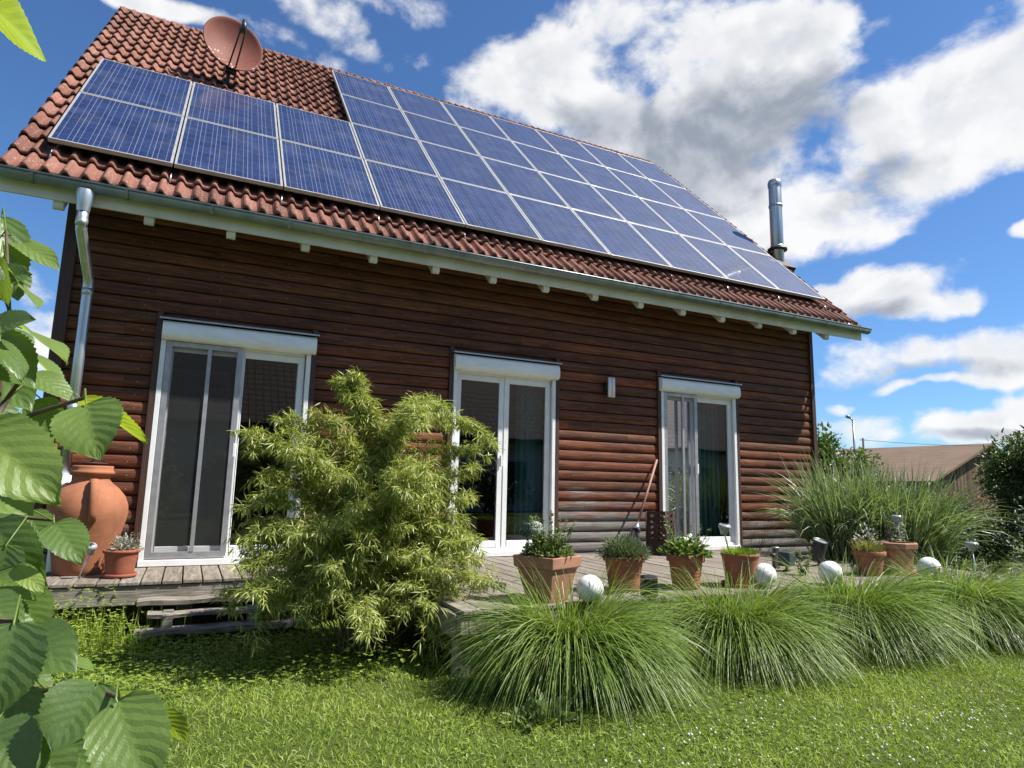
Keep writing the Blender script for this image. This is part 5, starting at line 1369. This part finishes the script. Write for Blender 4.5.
for pts in BRANCHES:
    if not pts: continue
    P_ = [at_d(*p) for p in pts]
    BRP += [P_[i]+(P_[i+1]-P_[i])*k/8 for i in range(len(P_)-1) for k in range(9)]
    st.tube(P_, list(np.linspace(.006, .0025, len(P_))), 8)
main = [HZ+np.array([0, 0, -.03]), HZ+np.array([.02, .02, .5]), at_d(-100, 560, 1.18), at_d(-115, 330, 1.15), at_d(-130, 120, 1.12), at_d(-110, -80, 1.1)]
st.tube(main, [.014, .012, .010, .008, .007, .005], 8)
BRP += [main[i]+(main[i+1]-main[i])*k/12 for i in range(len(main)-1) for k in range(13)]
BRP = np.array(BRP)
def HL(bx, by, tx, ty, d0, d1, wpx, face, rnd, cup=.18, bend=.2, stem=None):
    """leaf between two sight points at distances d0, d1; face = (right, up, toward) tilt of its upper side"""
    B = at_d(bx, by, d0); T = at_d(tx, ty, d1); nr = RX*face[0]+UP*face[1]-FW*face[2]
    hazel_leaf(B, T, nr, wpx*.88/F*(d0+d1)/2, rnd, cup, bend)
    S = BRP[np.argmin(np.linalg.norm(BRP-B, axis=1)+.6*np.maximum(0, ((BRP-B)@unit(T-B))))]
    if np.linalg.norm(S-B) > .30: S = B+unit(B-T)*.05
    mid_ = (S+B)/2+unit(B-T)*.25*np.linalg.norm(S-B)+np.array([0, 0, .01])
    petioles.tube([S, mid_, B, B+(T-B)*.04], [.0016, .0014, .0012, .0009], 6, caps=False)
ANCH = []
HLs = [(-22, -8, 52, 61, .95, .95, 70, (.6, .3, -.5), .95),
 (2, 214, 14, 292, 1.25, 1.2, 44, (.5, .5, .4), .35), (-14, 232, 18, 248, 1.3, 1.28, 46, (.2, .8, .5), .6), (4, 272, 41, 307, 1.15, 1.1, 40, (-.35, .7, -.45), .8), (8, 318, 73, 357, 1.1, 1.02, 46, (-.2, .65, -.35), .9),
 (-28, 330, 33, 385, 1.05, 1.0, 66, (.2, .75, .6), .25), (20, 345, 70, 392, 1.25, 1.2, 44, (.3, .5, -.2), .7), (-10, 360, 30, 410, 1.2, 1.15, 56, (.2, .6, .7), .4),
 (86, 402, 98, 458, .88, .84, 72, (.10, .55, .85), .72), (80, 398, 149, 441, .92, .98, 44, (-.2, .8, -.12), .95), (30, 372, 75, 400, 1.1, 1.1, 34, (.1, .7, .3), .6), (40, 398, 52, 440, 1.2, 1.2, 40, (.2, .4, .7), .5),
 (-22, 426, 60, 503, .80, .78, 84, (.1, .7, .7), .85), (-20, 412, 40, 446, .9, .88, 46, (.1, .7, -.1), .95), (-30, 470, 32, 512, .85, .83, 70, (.2, .7, .6), .7),
 (28, 512, 48, 548, 1.15, 1.12, 36, (.1, .7, .6), .3), (54, 522, 82, 562, 1.1, 1.05, 44, (.3, .7, .5), .35), (-12, 520, 44, 585, 1.05, 1.0, 56, (.1, .4, .8), .15), (14, 566, 45, 592, .95, .93, 24, (.2, .6, .4), .98), (6, 545, 2, 600, 1.0, .98, 44, (.1, .4, .8), .2),
 (20, 590, 40, 640, 1.1, 1.05, 50, (.2, .6, .6), .4), (14, 622, -6, 718, .72, .68, 86, (.15, .75, .55), .2), (18, 634, 72, 668, .85, .8, 68, (.2, .7, .6), .22), (48, 655, 96, 668, 1.0, 1.0, 34, (-.1, .8, -.2), .7), (5, 668, 46, 705, .9, .88, 54, (.0, .7, .1), .4),
 (98, 682, 52, 752, .78, .72, 80, (.2, .75, .6), .22), (100, 700, 142, 690, .9, .92, 26, (-.2, .85, -.2), .75), (116, 699, 152, 792, .72, .68, 82, (.15, .7, .72), .62), (152, 708, 188, 742, .85, .88, 34, (-.3, .7, -.3), .8),
 (10, 690, 30, 760, .8, .78, 60, (.2, .5, .7), .1), (-10, 730, 30, 780, .75, .72, 70, (.1, .7, .6), .15), (30, 740, 70, 790, .8, .78, 60, (.2, .6, .6), .12), (70, 745, 110, 800, .85, .8, 50, (.2, .6, .6), .35)]
for h in HLs:
    fc = h[7]; HL(*h[:6], h[6], fc, h[8], cup=random.uniform(.10, .28), bend=random.uniform(.1, .3))
for _ in range(120):                                         # leaves deeper in the bush
    by = random.uniform(225, 800); mx = 42 if by < 400 else (14 if by < 620 else 40)
    bx = random.uniform(-110, mx-25); d = random.uniform(.98, 1.6); a = random.uniform(-.4, 1.7); Lp = random.uniform(32, 58)
    HL(bx, by, bx+Lp*math.cos(a), by+Lp*math.sin(a), d, d+random.uniform(-.05, .03), random.uniform(28, 46), (random.uniform(-.3, .6), random.uniform(.3, .9), random.uniform(-.2, .9)), random.random()*.75)
for _ in range(46):
    by = random.uniform(560, 790); bx = random.uniform(-60, 80 if by > 690 else -5); d = random.uniform(.86, 1.25); a = random.uniform(-.2, 1.9); Lp = random.uniform(34, 60)
    HL(bx, by, bx+Lp*math.cos(a), by+Lp*math.sin(a), d, d+random.uniform(-.06, .05), random.uniform(28, 46), (random.uniform(-.5, .7), random.uniform(.2, .9), random.uniform(-.3, .9)), random.random())
for _ in range(50):
    by = random.uniform(120, 850); bx = random.uniform(-330, -60); d = random.uniform(.9, 1.6); a = random.uniform(0, 2.2); Lp = random.uniform(45, 75)
    HL(bx, by, bx+Lp*math.cos(a), by+Lp*math.sin(a), d, d, random.uniform(40, 60), (random.uniform(-.2, .5), random.uniform(.4, .9), random.uniform(-.2, .8)), random.random()*.8)
o_ = sum(len(q) for q in LV); LV.append(np.array(petioles.v)); LF.append(np.array(petioles.f)+o_); LU.append(np.tile([.2, .5], (len(petioles.v), 1))); LR.append(np.full(len(petioles.v), .8))
np_mesh('foliage', np.concatenate(LV), [np.concatenate(LF)], M['hazel_leaf'], rnd=np.concatenate(LR), uv=np.concatenate(LU), parent=hz, smooth=True)
for (px, py, d) in ((-70, 760, 1.2), (-90, 700, 1.1), (-60, 560, 1.1), (-90, 640, 1.15), (-100, 500, 1.2), (-50, 520, 1.1), (-100, 470, 1.0)): st.tube([HZ+np.array([0, 0, .1]), at_d(px, py, d)], [.008, .005], 7)
st.build('branches', M['stem_brown'], hz, fix=False)

# ------------------------------------------------------------------ beyond the garden
def lat(l, d, z): 
    f = np.array([FW[0], FW[1]]); f /= np.linalg.norm(f); r = np.array([f[1], -f[0]])
    q = CAM[:2]+f*d+r*l; return np.array([q[0], q[1], z])
A = at_d(985, 443.5, 60); Eo = at_d(928, 480, 54.9); R2 = at_d(870, 448.5, 69)
rd = unit(np.array([R2[0]-A[0], R2[1]-A[1], 0])); gd = unit(np.array([Eo[0]-A[0], Eo[1]-A[1], 0])); rd = unit(np.array([-gd[1], gd[0], 0])*np.sign(rd@np.array([-gd[1], gd[0], 0])))
barn = empty('barn', (A[0], A[1], GZ), 'brown barn with low tiled roof and weathered board gable beyond the garden', 'barn')
hw = math.hypot(Eo[0]-A[0], Eo[1]-A[1]); zA = A[2]; zE = Eo[2]; LB = 32
B0 = np.array([A[0], A[1], 0])
def bp_(u, v, z): q = B0+gd*u+rd*v; return (q[0], q[1], z)
q = MB()
q.add([bp_(hw+.3, -.6, zE-.1), bp_(0, -.6, zA), bp_(0, LB, zA), bp_(hw+.3, LB, zE-.1)], [(0, 1, 2, 3)]); q.add([bp_(hw+.3, -.6, zE-.3), bp_(0, -.6, zA-.2), bp_(0, LB, zA-.2), bp_(hw+.3, LB, zE-.3)], [(0, 1, 2, 3)])
q.add([bp_(-hw-.3, -.6, zE-.1), bp_(0, -.6, zA), bp_(0, LB, zA), bp_(-hw-.3, LB, zE-.1)], [(0, 1, 2, 3)])
q.add([bp_(-hw-.3, -.6, zE-.1), bp_(0, -.6, zA), bp_(hw+.3, -.6, zE-.1), bp_(hw+.3, -.6, zE-.3), bp_(0, -.6, zA-.2), bp_(-hw-.3, -.6, zE-.3)], [(0, 1, 4, 5), (1, 2, 3, 4)])
q.build('roof', M['barn_roof'], barn, fix=False)
q = MB(); g_ = [(-hw+.4, GZ), (hw-.4, GZ), (hw-.4, zE-.2), (0, zA-.25), (-hw+.4, zE-.2)]
q.add([(u, 0, z) for u, z in g_], [tuple(range(5))]); q.add([(hw-.4, 0, GZ), (hw-.4, LB-1, GZ), (hw-.4, LB-1, zE-.2), (hw-.4, 0, zE-.2)], [(0, 1, 2, 3)])
gw = q.build('wall', M['barn_wood'], None, fix=False)
MW = Matrix((Vector(gd), Vector(rd), Vector((0, 0, 1)))).transposed().to_4x4(); MW.translation = Vector(B0)
gw.parent = barn; gw.matrix_parent_inverse = Matrix.Translation(-barn.location); gw.matrix_basis = MW
# street lamp
P0 = at_d(853, 421, 42); o = empty('street_lamp', (P0[0], P0[1], GZ), 'tall grey street lamp rising behind the leafy shrub', 'street lamp')
q = MB(); q.tube([(P0[0], P0[1], GZ), (P0[0], P0[1], P0[2])], [.09, .06], 10); q.build('pole', M['zinc'], o)
P1 = at_d(846, 417.5, 42); q = MB(); q.tube([P0, P0+(P1-P0)*.4+np.array([0, 0, .12])], .045, 8); q.build('arm', M['zinc'], o)
q = MB(); dv = unit(P1-P0); q.tube([P0+(P1-P0)*.35+np.array([0, 0, .1]), P0+(P1-P0)*.7+np.array([0, 0, .12]), P1+np.array([0, 0, .08])], [.06, .12, .07], 10); q.build('lamp_head', M['zinc'], o)
# line pole and overhead wire
P0 = at_d(863, 440, 52); P1 = at_d(1120, 443, 46)
for (p, lb) in ((P0, 'thin wooden line pole left of the barn roof'), (P1, 'wooden line pole right of the barn carrying the overhead wire')):
    o = empty('line_pole', (p[0], p[1], GZ), lb, 'pole'); q = MB(); q.tube([(p[0], p[1], GZ), (p[0], p[1], p[2]+.15)], [.10, .07], 8); q.build('post', M['bark'], o)
    q = MB(); q.tube([(p[0]-.25, p[1]+.1, p[2]), (p[0]+.25, p[1]-.1, p[2])], .03, 6); q.build('crossarm', M['bark'], o)
q = MB(); q.tube([P0+(P1-P0)*t_-np.array([0, 0, .35*4*t_*(1-t_)]) for t_ in np.linspace(0, 1, 16)], .016, 6)
tag(q.build('overhead_wire', M['charcoal_metal'], fix=False), 'thin dark overhead wire crossing above the barn ridge', 'wire')
# far hedge line
for k_ in range(7):
    p = at_d(700+k_*95, 490, 95+10*(k_ % 3)); o = empty('distant_tree', (p[0], p[1], GZ), 'distant green tree on the horizon beyond the barn', 'tree', 'distant trees on the horizon')
    q = MB(); q.tube([(0, 0, -.1), (0, 0, 2.5)], [.25, .12], 8); q.build('trunk', M['bark'], o, local=True)
    crown(o, 'crown', 'shrub_leaf', (0, 0, 2.3), (3.5, 3.0, 1.5), 1300, .5, .3, 24)
# the neighbouring house and garden behind the viewer, mirrored in the panes
nh = empty('neighbour_house', (12, -24, GZ), 'white rendered neighbouring house with dark tiled roof across the garden', 'house')
q = MB(); q.box(-9, 40, -33.5, -21.5, GZ, 3.1); q.build('wall', M['plaster'], nh)
q = MB(); q.prism([(-20.8, 2.95), (-27.5, 9.2), (-34.2, 2.95), (-34.2, 2.75), (-27.5, 9.0), (-20.8, 2.75)], 'x', -9.6, 40.6); q.build('roof', M['neighbour_tiles'], nh)
for i, xx in enumerate((-6, -1.5, 4, 9.5, 15, 21, 27, 34)):
    q = MB(); q.box(xx, xx+1.2, -21.49, -21.42, .6, 1.9); q.build('window', M['charcoal_metal'], nh)
for i, (xx, yy) in enumerate(((-4, -17), (-.5, -18), (2.6, -16.5), (6, -18), (9, -17), (13, -18), (17, -17), (22, -18), (28, -17.5))):
    o = empty('garden_shrub', (xx, yy, GZ), 'rounded green garden shrub before the neighbouring house', 'shrub', 'shrubs across the garden')
    woody(o, 1.5, 1.0, .05); crown(o, 'crown', 'dark_leaf', (0, 0, 1.1), (1.7, 1.2, 1.1), 1500, .2, .11, 20)
print('bamboo leaves', BAMBOO_LEAVES)
